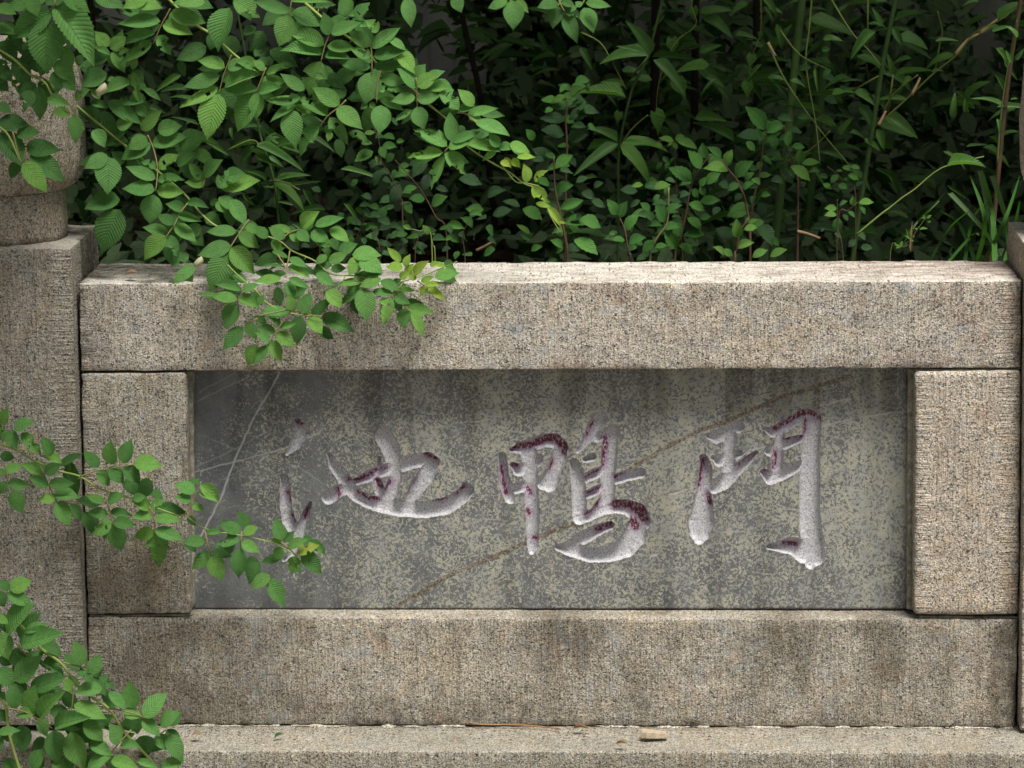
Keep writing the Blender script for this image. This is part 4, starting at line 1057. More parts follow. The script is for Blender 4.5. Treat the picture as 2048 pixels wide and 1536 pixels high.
# E: the bushy canes at the lower left
E10 = """70 110 0 40 90;80 110 240 40 120;60 140 250 230 100;55 455 265 240 170;-10 450 60 650 150;190 450 370 385 70;165 550 485 460 150;150 570 130 700 110 d;120 840 320 655 150;260 620 495 790 150 d;-20 740 100 870 170;240 910 510 810 130;510 830 585 930 80;120 860 110 1060 140;230 1085 280 885 135;320 1135 505 940 120;-10 660 100 700 80 d
650 720 600 530 110;725 780 800 640 130;640 735 740 840 100;820 900 610 930 105;770 830 840 950 70;800 800 905 900 80 d;590 1030 830 1135 120;570 1040 510 920 80 d;280 1100 140 1120 85;300 1140 370 1270 130;435 1210 705 1140 120;-20 1260 150 1240 65;430 1230 450 1480 160;570 1240 670 1520 160;170 1190 180 1400 140 d;250 1540 350 1395 130;670 1160 810 1310 130;720 1330 885 1430 100
960 1340 880 1190 110;960 1360 1115 1370 70;700 1540 870 1460 100;890 1470 1090 1530 100;1100 1480 1250 1530 60;1060 1060 1040 855 130;985 1085 1125 1130 95;1145 1130 1325 950 130;1140 1145 1270 1270 100;1280 1190 1430 1100 150;1250 1270 1350 1390 110;1350 1265 1450 1470 125;1290 1530 1465 1480 90;870 930 1000 1060 80;1080 1320 1290 1380 120 d;320 560 480 640 110 d;60 620 200 700 110 d
-20 120 30 240 100 d;0 300 40 440 90 d;-40 320 60 380 80;180 470 240 600 90 d;330 900 440 1000 110 d;500 960 620 1060 110 d;400 1060 560 1120 100 d;20 1290 -40 1420 80;20 1480 140 1560 110 d;420 1480 540 1580 120;640 1400 560 1300 90 d;800 1180 900 1120 90 d;860 1040 960 1000 80 d;1200 1400 1100 1440 80 d;540 1540 620 1440 90;200 720 260 800 80 d;-60 900 40 980 110 d;-30 1080 60 1160 100 d;360 1300 260 1380 90 d;960 1180 1080 1240 90 d"""
yE = lambda x, y: -0.155 + 0.00012 * (x - 100)
rose('bushy rose canes spilling over the plinth in the lower left corner',
     [(px_path('30 1240,50 1260,82 1297,122 1327,155 1370,180 1392,217 1417,247 1462,280 1497,315 1534,350 1575'), 0.0019, 0.0016),
      (px_path('-30 1375,0 1397,12 1417,15 1447,22 1484,38 1536,52 1590'), 0.0019, 0.0019)],
     [px_path(q, W10) for q in ('500 690,580 710,650 730,720 780', '870 1060,990 1080,1140 1130,1250 1260,1330 1230', '590 880,580 1000,570 1100', '130 540,200 620,240 640', '1050 1230,900 1400,860 1500', '60 1060,180 1080,300 1140,420 1220')],
     [(W10, E10)], yE, under=0.65)

# G: sprigs at the top edge
yG = lambda x, y: 0.0
rose('small rose sprig dipping into the top edge, left of the other one', [(px_path('1000 -60,1010 -20,1026 10'), 0.0016, 0.0009)], [],
     [(W3, "10 0 10 220 150;40 -10 125 95 60;-40 -10 -150 60 70"), (W2, "1210 -20 1240 200 110;1590 -40 1640 90 120;2010 10 1870 60 80")], yG)
rose('small rose sprig with a pale oval leaflet at the top edge, above the ivy trunk', [(px_path('1130 -50,1125 -10,1116 12'), 0.0014, 0.0008), (px_path('1180 -50,1172 -10,1166 6'), 0.0014, 0.0008)], [px_path('370 -20,380 20,420 90', W3)],
     [(W3, "370 20 215 60 90 d;370 50 330 215 110 d;420 90 515 325 110 d;400 60 565 150 70 d;575 60 645 245 120;590 20 775 50 70;570 20 475 95 50 h;380 0 500 50 60 d")], yG)

# rose buds
M_bud = stem_mat('rose_bud', (0.28, 0.34, 0.16), (0.42, 0.40, 0.26))
def bud(px, py, Y, r, label):
    c = P(px, py, Y); verts = []; faces = []
    n = 10; rows = 7
    for i in range(rows + 1):
        t = i / rows
        rr = r * math.sin(math.pi * t) ** 0.7 * (1 - 0.3 * t) + 0.0002
        for k in range(n):
            a = 2 * math.pi * k / n + t * 1.1
            q = rr * (1 + 0.14 * math.sin(a * 5 + t * 3))
            verts.append(c + Vector((q * math.cos(a) + (t - .5) * r * 1.2, q * math.sin(a), (t - .5) * r * 2.3)))
    for i in range(rows):
        for k in range(n):
            a = i * n + k; b = i * n + (k + 1) % n
            faces.append((a, b, b + n, a + n))
    o = link('rose_bud', mesh('rose_bud', verts, faces), None, M_bud)
    tag(o, label, 'flower bud')
bud(397, 524, -0.045, 0.006, 'small faded rose bud just above the rail edge among leaves')
bud(203, 179, -0.06, 0.007, 'pale green rose bud beside the head of the left post')

# ------------------------------------------------------------------ background planting
def shrub(name, label, cat, stems, leaves, Y, mats=(None, None, None), templ=None, group=None, stemmat=None, r=0.0022, toground=True, ylean=0.0, extra=0, spread=60, size=(80, 130), box=None):
    a = stems[0][0]
    root = thing(name, P(a[0], a[1], Y), label, cat, group)
    mats = [m or d for m, d in zip(mats, (M_shrub, M_shruby, M_shrubd))]
    templ = templ or OVATE
    paths = []
    for st in stems:
        pts = [P(x, y, Y) for x, y in st]
        if toground:
            b = pts[0]
            if b.z > BED: pts = [Vector((b.x + 0.004, b.y + 0.01, BED - 0.03)), Vector((b.x, b.y, (b.z + BED) / 2))] + pts
        pts = smooth_path(pts, 4)
        paths.append((pts, [r * (1 - 0.6 * i / len(pts)) for i in range(len(pts))]))
    tubes('stem', paths, root, stemmat or M_wood, 6)
    k = 0
    for z, txt in leaves:
        for bx, by, tx, ty, w, fl in parse(txt):
            b = (bx / z[2] + z[0], by / z[2] + z[1]); t = (tx / z[2] + z[0], ty / z[2] + z[1])
            Yl = Y + lrnd.uniform(-0.03, 0.03) + (0.06 if 'd' in fl else 0)
            L = math.hypot(t[0] - b[0], t[1] - b[1]) * MM
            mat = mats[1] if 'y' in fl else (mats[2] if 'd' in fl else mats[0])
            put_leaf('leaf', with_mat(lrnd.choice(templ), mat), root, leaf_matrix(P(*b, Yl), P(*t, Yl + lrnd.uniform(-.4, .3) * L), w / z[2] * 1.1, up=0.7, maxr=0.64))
    # more leaves up the same stems, where the photograph shows a dim mass of them
    for i in range(int(extra * 1.7)):
        st = lrnd.choice(stems)
        j = lrnd.randrange(len(st)); p = st[j]
        q = st[min(j + 1, len(st) - 1)]; f = lrnd.random()
        bx = p[0] + (q[0] - p[0]) * f + lrnd.gauss(0, spread * 0.35); by = p[1] + (q[1] - p[1]) * f + lrnd.gauss(0, spread * 0.25)
        an = lrnd.uniform(-0.5, math.pi + 0.5); L = lrnd.uniform(*size) / 4
        Yl = Y + lrnd.uniform(0.02, 0.16)
        T = P(bx + math.cos(an) * L, by + math.sin(an) * L * 0.7, Yl + lrnd.uniform(-.02, .02))
        put_leaf('leaf', with_mat(lrnd.choice(templ), mats[2] if lrnd.random() < 0.55 else mats[0]), root, leaf_matrix(P(bx, by, Yl), T, L * lrnd.uniform(0.42, 0.6), up=0.7))
    return root


SG = 'leafy shrubs behind the rail'
shrub('shrub', 'glossy shrub on a crooked brown stem, tallest just right of the middle of the rail', 'shrub',
      [px_path('1000 1450,1050 1280,1090 1100,1110 980,1140 850,1220 720,1290 640', R2)],
      [(R2, "1240 690 1220 540 80;1370 670 1255 575 60;1210 750 1100 600 100;1140 850 945 740 100;1200 890 1250 815 70;1255 875 1365 785 80;1160 980 1165 905 55;1200 890 1240 970 60;1200 1010 1365 1000 70;1110 1030 1240 1090 90;1195 1150 1290 1130 55;1100 1140 1210 1245 90;1060 1290 950 1160 90;1010 1390 905 1230 100;1070 1280 1240 1280 90;1030 1360 1150 1440 90")], 0.62, group=SG, extra=14)
shrub('shrub', 'short shrub branch with veined oval leaves, left of the thick bamboo culm', 'shrub',
      [px_path('1600 1300,1560 1000,1520 900,1490 830,1430 760,1380 680', R2)],
      [(R2, "1410 710 1460 595 85 y;1425 770 1225 750 80 y;1490 820 1630 690 100;1510 870 1420 930 85;1560 850 1640 780 80;1550 920 1640 860 80")], 0.58, group=SG, extra=8)
shrub('shrub', 'upright shrub with pale veined leaves touching the thick bamboo culm', 'shrub',
      [px_path('1600 1440,1620 1040,1670 830,1700 600,1720 450', R2)],
      [(R2, "1720 440 1560 250 115;1730 460 1860 390 95;1690 520 1490 490 100 d;1570 530 1640 610 70;1690 500 1650 430 45;1770 480 1800 600 70;1900 570 1930 430 60;1700 690 1650 760 90;1670 810 1770 800 50;1685 970 1770 960 65;1610 1050 1415 1130 115;1700 1020 1690 1150 100 d;1470 1290 1320 1230 110 d;1650 1200 1780 1370 110 d")], 0.72, group=SG, extra=10)
shrub('shrub', 'low bright green seedling peeping over the rail, right of the crooked shrub', 'shrub',
      [px_path('1480 1480,1490 1420,1510 1310,1540 1220,1590 1150', R2)],
      [(R2, "1500 1305 1490 1145 85 y;1570 1190 1595 1125 35 y;1590 1185 1665 1155 30 y;1550 1235 1665 1225 55 y;1495 1385 1635 1340 65 y;1460 1445 1375 1390 55 y;1390 1450 1300 1375 50 y;1620 1460 1745 1400 60 y;1760 1450 1900 1395 60 y")], 0.34, group=SG)
shrub('vine', 'small climbing vine with notched bright leaflets under the star of bamboo leaves', 'vine',
      [px_path('1060 1440,1010 900,1000 600,990 530,850 530', R2)],
      [(R2, "990 530 870 505 45 y;1000 515 1080 485 45 y;1010 520 1180 595 65 y;985 540 940 570 35 y;990 540 1015 600 50 y;850 540 900 580 45 y;950 700 900 650 60;960 700 1000 660 50;900 700 850 760 60;960 700 920 760 60")], 0.85, r=0.001)
shrub('shrub', 'small shrub with a pair of upright pointed leaves at its tip, behind the rail', 'shrub',
      [px_path('640 1480,630 1450,600 1250,560 1150', R2)],
      [(R2, "545 1120 455 990 80;560 1140 620 1005 95;600 1250 720 1115 90;600 1320 485 1320 65;630 1350 770 1300 75;520 1275 470 1275 25 y")], 0.40, group=SG, extra=6)
shrub('shrub', 'shrub on a thin tan stem with a drooping serrated leaf, between two taller shrubs', 'shrub',
      [px_path('800 1470,820 1370,880 1270,940 1170,950 900', R2)],
      [(R2, "920 1180 840 1030 90;940 1110 1060 1040 80;830 1320 740 1430 100;840 1380 940 1360 65;830 910 970 880 70 y;960 890 930 980 80 y;745 880 650 890 45 y;800 1090 720 1020 70;770 1090 825 1180 65;700 930 560 920 110 d;720 1000 640 1060 90 d;880 960 820 1010 70")], 0.50, group=SG, stemmat=M_rach, extra=12)
shrub('shrub', 'shrub with dull leaves just right of the drooping yellow rose tip', 'shrub',
      [px_path('140 1470,120 1300,80 1100,40 900,30 650', R2)],
      [(R2, "45 740 180 650 90;45 940 190 880 90;80 1070 270 1000 80;120 1190 310 1200 85;240 1150 410 1225 100;190 1110 100 1140 55;190 1320 385 1440 120;190 1265 10 1270 40 y;100 1380 0 1320 70;330 1000 440 1060 100 d;350 900 430 860 110 d;210 860 310 820 80 d;250 940 370 990 110 d")], 0.48, group=SG, extra=12)
shrub('shrub', 'dark shrub with broad drooping leaves under the ivy trunk', 'shrub',
      [px_path('430 1500,440 1200,430 960,440 860,430 770', W3)],
      [(W3, "430 770 310 830 60 y;440 860 300 860 85;430 960 220 950 85 d;450 960 640 920 110 d;420 1080 230 1040 110 d;440 1110 610 1080 110 d;520 860 695 905 70 d;600 730 620 660 40 y;460 760 560 690 60 y;310 1260 160 1190 110 d;180 1120 110 1030 70;370 1330 490 1240 90;330 1270 270 1190 50 y")], 0.70, group=SG, extra=14)
shrub('vine', 'round-leaved vine climbing in the dark gap under the arching rose cane', 'vine',
      [px_path('660 1000,650 880,600 750,490 560,470 400,400 250', R1)],
      [(R1, "355 350 445 340 65 y;600 395 495 370 50;610 410 675 410 75;500 440 615 455 60;490 450 520 550 70;425 490 275 575 80;590 700 700 690 90;670 800 780 780 70;840 870 710 870 75;640 750 560 920 90 d;510 640 430 770 90 d;860 540 740 700 120 d;870 670 820 810 80 d;440 530 470 590 40 y;330 420 420 430 60 y;480 640 560 680 90 d;560 760 640 740 90 d")], 0.55, r=0.0012, extra=5)
shrub('shrub', 'thin leaning brown twig with dull leaves in the dark hollow', 'shrub',
      [px_path('1010 1150,930 1020,820 820,700 670,600 560', R1)],
      [(R1, "1310 960 1165 950 75;890 930 1025 850 75;480 950 380 930 50;480 1050 540 920 95;1110 710 1300 760 85 d;1340 860 1490 800 80 d;1600 930 1460 890 60 d;1620 950 1780 1040 90;1010 1080 1160 1110 65;1220 1100 1120 1020 60;1380 1000 1540 960 80 d;1690 1290 1780 1250 50;1680 1155 1570 1075 40 y;1690 1200 1600 1150 40;660 1010 720 900 100 d;700 1100 600 1060 100 d")], 0.66, group=SG, r=0.0014, extra=10, spread=90)
shrub('seedling', 'ground seedling with a pale stalk and bright buds on the leaf litter', 'seedling',
      [px_path('920 1330,905 1250,890 1170', R1), px_path('890 1170,800 1130,720 1110', R1)],
      [(R1, "880 1150 820 1080 50 y;900 1160 920 1140 30 y;730 1115 660 1085 40 y;700 1150 590 1160 50;900 1180 1000 1190 60 d;860 1250 740 1270 90 d;1000 1200 1060 1180 60;640 1130 560 1190 60 d;760 1290 840 1310 80 d")], 0.50, r=0.0012, stemmat=M_cane)
# right part: shrubs behind the bamboo
shrub('shrub', 'pale leaved shrub half hidden by the thick bamboo culm, on its right', 'shrub',
      [px_path('240 1560,230 1400,160 1180,130 1000', W4)],
      [(W4, "110 980 0 1020 100;30 1190 70 1080 80;170 1180 190 1030 60;260 1310 260 1180 90;190 1170 300 1180 50;270 1310 415 1300 55 y;180 1330 340 1450 80 y;100 1350 190 1440 90 d;130 1290 60 1350 70 d;430 610 550 650 60 d;440 600 510 560 40;510 760 620 740 60;440 790 560 830 70 d;250 560 350 540 60 d;430 400 500 390 50")], 0.80, group=SG, extra=12)
shrub('wild_indigo', 'feathery plant with paired oval leaflets between the two tall bamboo culms', 'plant',
      [px_path('700 1560,640 1500,560 1400,470 1330', W4)],
      [(W4, "590 1340 680 1360 80;660 1330 740 1350 80;640 1400 730 1440 90;600 1420 680 1460 80;560 1400 500 1470 90;600 1370 540 1370 80;440 1470 510 1520 90;560 1480 640 1510 80;480 1420 400 1400 80 d;700 1500 780 1460 70 d")], 0.75, r=0.001)
shrub('wild_indigo', 'bright compound leaf standing against the thin dark culm near the rail', 'plant',
      [px_path('600 520,560 300,555 150,555 60', W8), px_path('560 230,640 150,720 80', W8)],
      [(W8, "550 130 450 130 50 y;550 180 450 190 55 y;570 110 640 75 65;690 110 680 30 70 y;725 90 850 85 50 y;735 120 780 185 50;640 155 695 205 50;600 180 640 230 50 d;560 200 560 330 90;530 330 590 370 60 d;450 290 420 320 50 d;700 380 640 440 90 d;740 440 840 450 60 d;700 330 780 390 70 d")], 0.45, r=0.001)
shrub('seedling', 'tiny bright sprig with narrow leaflets beside a dry upright leaf, near the right post', 'seedling',
      [px_path('980 480,1060 440,1140 380,1200 290,1270 200', W8)],
      [(W8, "1060 440 1010 420 16 y;1060 440 1075 390 22 y;1070 440 1130 425 22 y;1060 440 1020 450 16 y;1140 375 1105 290 26 y;1140 380 1090 350 18 y;1150 370 1175 350 20 y;1140 390 1170 395 18 y;1200 300 1170 290 16 y;1200 290 1215 275 20 y;1210 300 1280 295 18 y;1265 220 1225 205 16 y;1265 215 1240 180 22 y;1270 215 1310 185 22 y;1270 230 1305 240 16 y;1280 240 1290 250 14 y")], 0.30, r=0.0006, stemmat=M_rach)

shrub('seedling', 'low cluster of small dim leaves on the ground just behind the yellow-green rose tip', 'seedling',
      [px_path('760 520,755 480,740 450'), px_path('830 520,835 480,850 455'), px_path('930 520,925 470,940 440')], [], 0.46, r=0.0009, extra=26, spread=80, size=(70, 120))
shrub('seedling', 'low cluster of dim leaves filling the hollow behind the middle of the lying rose cane', 'seedling',
      [px_path('640 520,640 470,660 430'), px_path('700 520,720 460,730 430')], [], 0.60, r=0.0009, extra=20, spread=90, size=(70, 110))
# heart-leaved vine
shrub('vine', 'heart leaved yam vine hanging in the bamboo', 'vine',
      [px_path('1450 -40,1440 60,1470 200,1300 350,1180 640,1150 950', W3), px_path('1990 -40,1990 250,1930 430,1890 640', W3)],
      [(W3, "1450 60 1455 175 150;1280 310 1285 450 190;1920 440 1895 555 140;1890 660 1885 800 165;1140 900 1165 1085 195;1990 260 1990 320 80;1310 640 1390 800 190 d;860 900 840 1000 140 d")], 1.05, mats=(M_heart, M_heart, M_heart), templ=HEART, r=0.0008, toground=False, stemmat=M_cane)

# ------------------------------------------------------------------ bamboo
def culm_mesh(pts, r, node=0.16):
    pts = smooth_path(pts, 3)
    verts = []; faces = []
    dense = []; rad = []
    acc = 0
    total = sum((b - a).length for a, b in zip(pts[:-1], pts[1:]))
    for a, b in zip(pts[:-1], pts[1:]):
        n = max(1, int((b - a).length / 0.008))
        for i in range(n):
            p = a.lerp(b, i / n); s = acc + (b - a).length * i / n
            ph = (s % node)
            k = 1.0 + (0.16 if ph < 0.005 else 0.0) - (0.05 if 0.005 <= ph < 0.012 else 0)
            dense.append(p); rad.append(r * k * (1.05 - 0.25 * s / max(total, .01)))
        acc += (b - a).length
    tube_data(dense, rad, 12, verts, faces)
    return mesh('culm', verts, faces)


BG = 'bamboo culms'
def bamboo(label, line, Y, r, branches=(), leaves=(), mat=None, fill=0, tan=()):
    pts = [P(x, y, Y) for x, y in line]
    b = pts[0]; d = (pts[0] - pts[1]).normalized() if len(pts) > 1 else Vector((0, 0, -1))
    k = (b.z - (BED - 0.03)) / max(0.05, -d.z)
    pts = [b + d * k] + pts
    e = (pts[-1] - pts[-2]).normalized()
    pts.append(pts[-1] + e * 0.9 + Vector((0, -0.02, 0)))
    root = thing('bamboo', (pts[0].x, pts[0].y, BED), label, 'bamboo', BG)
    link('culm', culm_mesh(pts, r), root, mat or M_culm)
    for br in branches:
        q = smooth_path([P(x, y, Y - 0.03 - 0.05 * i / len(br)) for i, (x, y) in enumerate(br)], 4)
        tubes('branch', [(q, [0.0016 - 0.0010 * i / len(q) for i in range(len(q))])], root, M_bbr, 6)
    for br in tan:
        q = smooth_path([P(x, y, Y - 0.05) for x, y in br], 3)
        tubes('sheath', [(q, [0.0026 - 0.0014 * i / len(q) for i in range(len(q))])], root, M_tan, 6)
    for z, txt in leaves:
        for bx, by, tx, ty, w, fl in parse(txt):
            bb = (bx / z[2] + z[0], by / z[2] + z[1]); t = (tx / z[2] + z[0], ty / z[2] + z[1])
            Yl = Y - 0.05 + lrnd.uniform(-0.04, 0.04) + (0.10 if 'd' in fl else 0)
            L = math.hypot(t[0] - bb[0], t[1] - bb[1]) * MM
            put_leaf('leaf', with_mat(lrnd.choice(BAMB), M_shruby if 'y' in fl else M_bam), root, leaf_matrix(P(*bb, Yl), P(*t, Yl + lrnd.uniform(-.3, .3) * L), w / z[2], up=0.7, maxr=0.4))
    for i in range(int(fill * 4.2)):
        j = lrnd.randrange(len(line) - 1); f = lrnd.random()
        bx = line[j][0] + (line[j + 1][0] - line[j][0]) * f + lrnd.gauss(0, 85); by = line[j][1] + (line[j + 1][1] - line[j][1]) * f + lrnd.gauss(0, 30)
        an = lrnd.choice((lrnd.uniform(-0.3, 1.2), lrnd.uniform(1.9, 3.5))); L = lrnd.uniform(40, 90)
        Yl = Y + lrnd.uniform(0.0, 0.25)
        put_leaf('leaf', with_mat(lrnd.choice(BAMB), M_bam), root, leaf_matrix(P(bx, by, Yl), P(bx + L * math.cos(an), by + L * math.sin(an) * 0.8, Yl), L * lrnd.uniform(0.11, 0.19), up=0.7, maxr=0.4))
    return root


bamboo('thickest dark green bamboo culm, leaning behind the right half of the rail', px_path('1546 510,1556 430,1572 300,1590 130,1606 -20'), 0.92, 0.0062,
       [px_path('1536 85,1570 160,1640 260,1725 362'), px_path('1625 -20,1618 60,1612 130,1632 250,1640 330'), px_path('1560 60,1600 110,1655 138'), px_path('1560 330,1620 300,1660 262')],
       [(W4, "330 150 690 290 110 d;120 390 200 190 110 d;70 190 110 390 60 d;440 310 600 330 50;380 540 400 740 30;690 720 860 850 50;180 640 300 700 50;0 620 150 650 40;-40 0 60 130 60;0 60 120 110 80 d;380 960 550 1020 50 y;580 1080 690 930 60 y;770 1110 900 1210 50;340 150 310 250 60;560 90 640 40 40;700 980 760 1090 20;650 1060 780 1120 60 d")], fill=8,
       tan=[px_path('1536 85,1543 98,1551 112')])
bamboo('slim bamboo culm crossing the shade, second from the right post, with long green twigs', px_path('1706 515,1722 400,1745 260,1765 130,1795 -20'), 0.85, 0.0036,
       [px_path('1652 -20,1700 60,1735 98,1762 131'), px_path('1756 248,1800 210,1866 148,1915 108,1950 65,2000 40,2060 -5'), px_path('1776 225,1786 150'), px_path('1735 95,1736 -20'), px_path('1870 140,1880 85,1884 60,1875 22'), px_path('1706 181,1757 152'), px_path('1766 225,1790 185,1836 150')],
       [(W4, "860 250 660 480 90;730 840 850 1050 90 d;880 980 1160 1100 110 d;870 1030 930 1200 80;1010 600 950 420 55 y;1020 610 1330 570 40;1140 610 1060 700 60 y;1490 440 1260 560 60 y;1830 150 2060 20 90;1340 330 1530 330 30;1380 330 1270 310 25;1010 170 1240 110 40;1000 220 1080 370 70;1050 280 1280 400 90 d;910 210 830 60 50;860 20 960 10 40;1570 790 1790 650 100 d;1310 580 1410 575 20;920 590 1140 740 80 d;680 730 860 850 50;1700 260 1850 200 70 d;940 930 1200 1110 110 d")], fill=8,
       tan=[px_path('1911 108,1935 80,1958 67'), px_path('1823 190,1836 165,1840 155'), px_path('1757 250,1765 235,1772 222'), px_path('1960 66,1980 50,1995 38')])
bamboo('brownish bamboo culm nearest the head of the right post', px_path('1985 470,1998 330,2008 230,2022 120,2045 -20'), 0.70, 0.0034,
       [px_path('1994 330,2000 250,2008 180,2018 122'), px_path('2018 122,2030 80,2034 40')],
       [(W4, "1890 720 1810 590 50 y;1890 850 1620 790 40;1920 510 1820 380 55 y;1950 500 1900 400 60;1980 480 2048 390 60;1840 380 1900 470 60;1940 800 2000 790 40;1830 950 1850 1080 40;1480 950 1500 730 60 d;1600 900 1580 780 90 d;2000 300 1900 210 60;1690 20 1560 50 60 d;1790 250 1960 210 40")], mat=M_wood, fill=5)
bamboo('pale bamboo culm fading into the shade behind the thickest one', px_path('1600 505,1618 400,1640 200,1662 -20'), 1.6, 0.0080, fill=14)
bamboo('thin bamboo culm carrying a star of five broad leaves in the middle of the thicket', px_path('1236 515,1237 400,1238 300,1264 180,1296 113,1330 -20'), 1.05, 0.0022,
       [px_path('1238 300,1262 260,1296 230'), px_path('1264 153,1296 113'), px_path('1162 65,1200 85,1225 125,1252 178')],
       [(W3, "1090 450 700 515 120;1100 450 905 165 110;1060 430 830 370 50;1120 455 1500 490 55;1130 480 1385 760 100;910 780 500 755 70 y;1580 515 1305 585 90 y;850 1150 490 1410 90;870 1155 1100 1480 110 y;845 1140 600 1030 90;880 1150 1260 1225 80;1500 100 1780 90 70 d;1520 130 1770 310 100 d;1890 20 1745 130 70 y;1780 290 1970 320 40;1480 500 1740 800 110 d;1500 420 1680 360 110 d;900 690 700 660 60 d;1120 640 930 650 90 d;1550 620 1700 700 60 d;1460 950 1720 970 90 d;1780 1130 1440 980 80 d;880 560 1060 600 110 d;540 380 640 560 60 d")], fill=6)
bamboo('black old bamboo culm standing left of the heart leaved vine', px_path('1306 520,1308 260,1312 -20'), 2.2, 0.0085, mat=M_bark, fill=14)
bamboo('second black old culm close beside the first one', px_path('1382 520,1388 260,1392 -20'), 2.4, 0.0075, mat=M_bark, fill=14)
bamboo('slender dark culm in front of the grey wall, right of the ivy trunk', px_path('1512 520,1516 260,1512 -20'), 2.5, 0.0070, mat=M_bark, fill=12)
bamboo('leaning dark culm against the grey wall, above the arching cane', px_path('985 400,962 200,930 60,915 -20'), 2.1, 0.0055, mat=M_bark, fill=10,
       leaves=[(W2, "1560 240 1280 320 80 d;1580 260 1290 440 90 d;1560 270 1900 350 110 d;1480 90 1360 40 50 d;1500 70 1380 110 40 d;1700 560 1530 620 120 d;1600 480 1480 440 90 d;1620 700 1780 640 80 d;1660 400 1640 260 70 d;1700 120 1820 180 60 d;1180 160 1020 150 40 d;1180 230 1080 200 40 d")])
bamboo('dark pole of bamboo against the wall beside the left post', px_path('212 470,200 200,182 20,176 -30'), 2.3, 0.0060, mat=M_bark, fill=10)
bamboo('low young bamboo in the hollow under the long rose cane, with one long bright leaf', px_path('560 470,548 360,520 270,500 160'), 0.85, 0.0018,
       [px_path('520 290,500 280,455 300'), px_path('548 362,570 365,600 380')],
       [((380, 180, 5.906), "1000 1090 1350 1440 110 y;780 660 1350 970 90;890 570 1310 750 150 d;760 660 600 900 130 d;860 700 980 1000 150 d;780 640 450 720 60 d;880 560 590 400 60 d;930 780 1110 920 60;1010 1070 1430 1010 80 d;1020 1150 1000 1400 80 d;260 650 470 780 60;480 440 520 600 50 d;600 450 860 430 50 d;900 1080 660 960 70 d;880 620 1060 560 60 d;300 480 180 620 60 d"), (W2, "0 1150 380 1370 70;100 1090 330 1230 80 d;0 1250 220 1350 60 y"), (W1, "1450 600 1240 740 60;1180 860 1330 910 60 d;1500 720 1280 740 50 d;1540 960 1480 1000 90 d;1640 1130 1820 1240 60 d")], fill=8)

# ------------------------------------------------------------------ ivy-clad leaning tree with an unseen crown shaped to shade the bed
tp = [PZ(1195, 440, BED - 0.05)]
tY = tp[0].y
tr_pts = [Vector(tp[0]), P(1175, 330, tY - 0.02), P(1120, 170, tY - 0.05), P(1060, 40, tY - 0.10), P(1000, -80, tY - 0.15)]
e = (tr_pts[-1] - tr_pts[-2]).normalized()
tr_pts += [tr_pts[-1] + e * 0.5, tr_pts[-1] + e * 0.8 + Vector((0, 0, 0.6))]
tree = thing('tree', tr_pts[0], 'dark ivy clad tree leaning to the left at the back of the bed', 'tree')
tt = smooth_path(tr_pts, 6)
tubes('trunk', [(tt, [0.085 - 0.03 * i / len(tt) for i in range(len(tt))])], tree, M_bark, 16)
limbs = []
for k in range(7):
    a = k * 0.9 + 0.3
    b0 = tt[-1]
    limbs.append((smooth_path([tt[-1], tt[-1] + Vector((math.cos(a) * 0.5, math.sin(a) * 0.4, 0.35)), tt[-1] + Vector((math.cos(a) * 1.3, math.sin(a) * 0.8 + 0.1, 0.6))], 4), 0.018))
tubes('limb', limbs, tree, M_bark, 6)


def leaf_cloud(name, pts, size, parent, mat, seed, flat=0.4):
    r = np.random.default_rng(seed)
    n = len(pts)
    pts = np.asarray(pts)
    d = r.normal(size=(n, 3)); d[:, 2] *= flat; d /= np.linalg.norm(d, axis=1)[:, None]
    nn = r.normal(size=(n, 3)) * 0.5 + np.array([0, -0.35, 0.8]); s = np.cross(nn, d); s /= np.linalg.norm(s, axis=1)[:, None]
    L = r.uniform(size[0], size[1], n)[:, None]
    up_ = np.cross(d, s)
    asp = r.uniform(0.18, 0.34, n)[:, None]; be = r.uniform(-0.10, 0.16, n)[:, None]
    v = np.stack([pts, pts + d * L * .22 + s * L * asp * .85 + up_ * L * be * .6, pts + d * L * .55 + s * L * asp * .9 + up_ * L * be, pts + d * L,
                  pts + d * L * .55 - s * L * asp * .9 + up_ * L * be, pts + d * L * .22 - s * L * asp * .85 + up_ * L * be * .6, pts + d * L * .5], 1).reshape(-1, 3)
    f = []
    for i in range(n):
        k = 7 * i
        f += [(k, k + 1, k + 6), (k + 1, k + 2, k + 6), (k + 2, k + 3, k + 6), (k + 3, k + 4, k + 6), (k + 4, k + 5, k + 6), (k + 5, k, k + 6)]
    me = mesh(name, v, f, False)
    uv = me.uv_layers.new(name='UVMap')
    lu = np.array([[0, 0], [.22, .85], [.55, .9], [1, 0], [.55, -.9], [.22, -.85], [.5, 0]], dtype=np.float32)
    li = np.zeros(len(me.loops), dtype=np.int32); me.loops.foreach_get('vertex_index', li)
    uv.data.foreach_set('uv', lu[li % 7].ravel())
    return link(name, me, parent, mat)


r_ = np.random.default_rng(9)
cr = np.stack([r_.uniform(-3.6, 3.6, 17000), r_.uniform(-0.9, 4.8, 17000), r_.uniform(TOP + 0.75, TOP + 2.3, 17000)], 1)
cl = np.array([mnoise.noise(Vector(p * 1.6)) for p in cr])
o = leaf_cloud('crown', cr[(cl > -0.36) & ((cr[:, 1] > 0.16 + 0.3 * (cr[:, 2] - TOP - 0.75)) | ((cr[:, 0] < -0.60 + 0.26 * (cr[:, 2] - TOP)) & (cr[:, 1] < 0.12 - 0.46 * (cr[:, 2] - TOP))) | (cr[:, 0] < -1.0))], (0.15, 0.25), tree, M_shrubd, 4)  # lobe over the left post added out of view to shade it
o['kind'] = 'stuff'
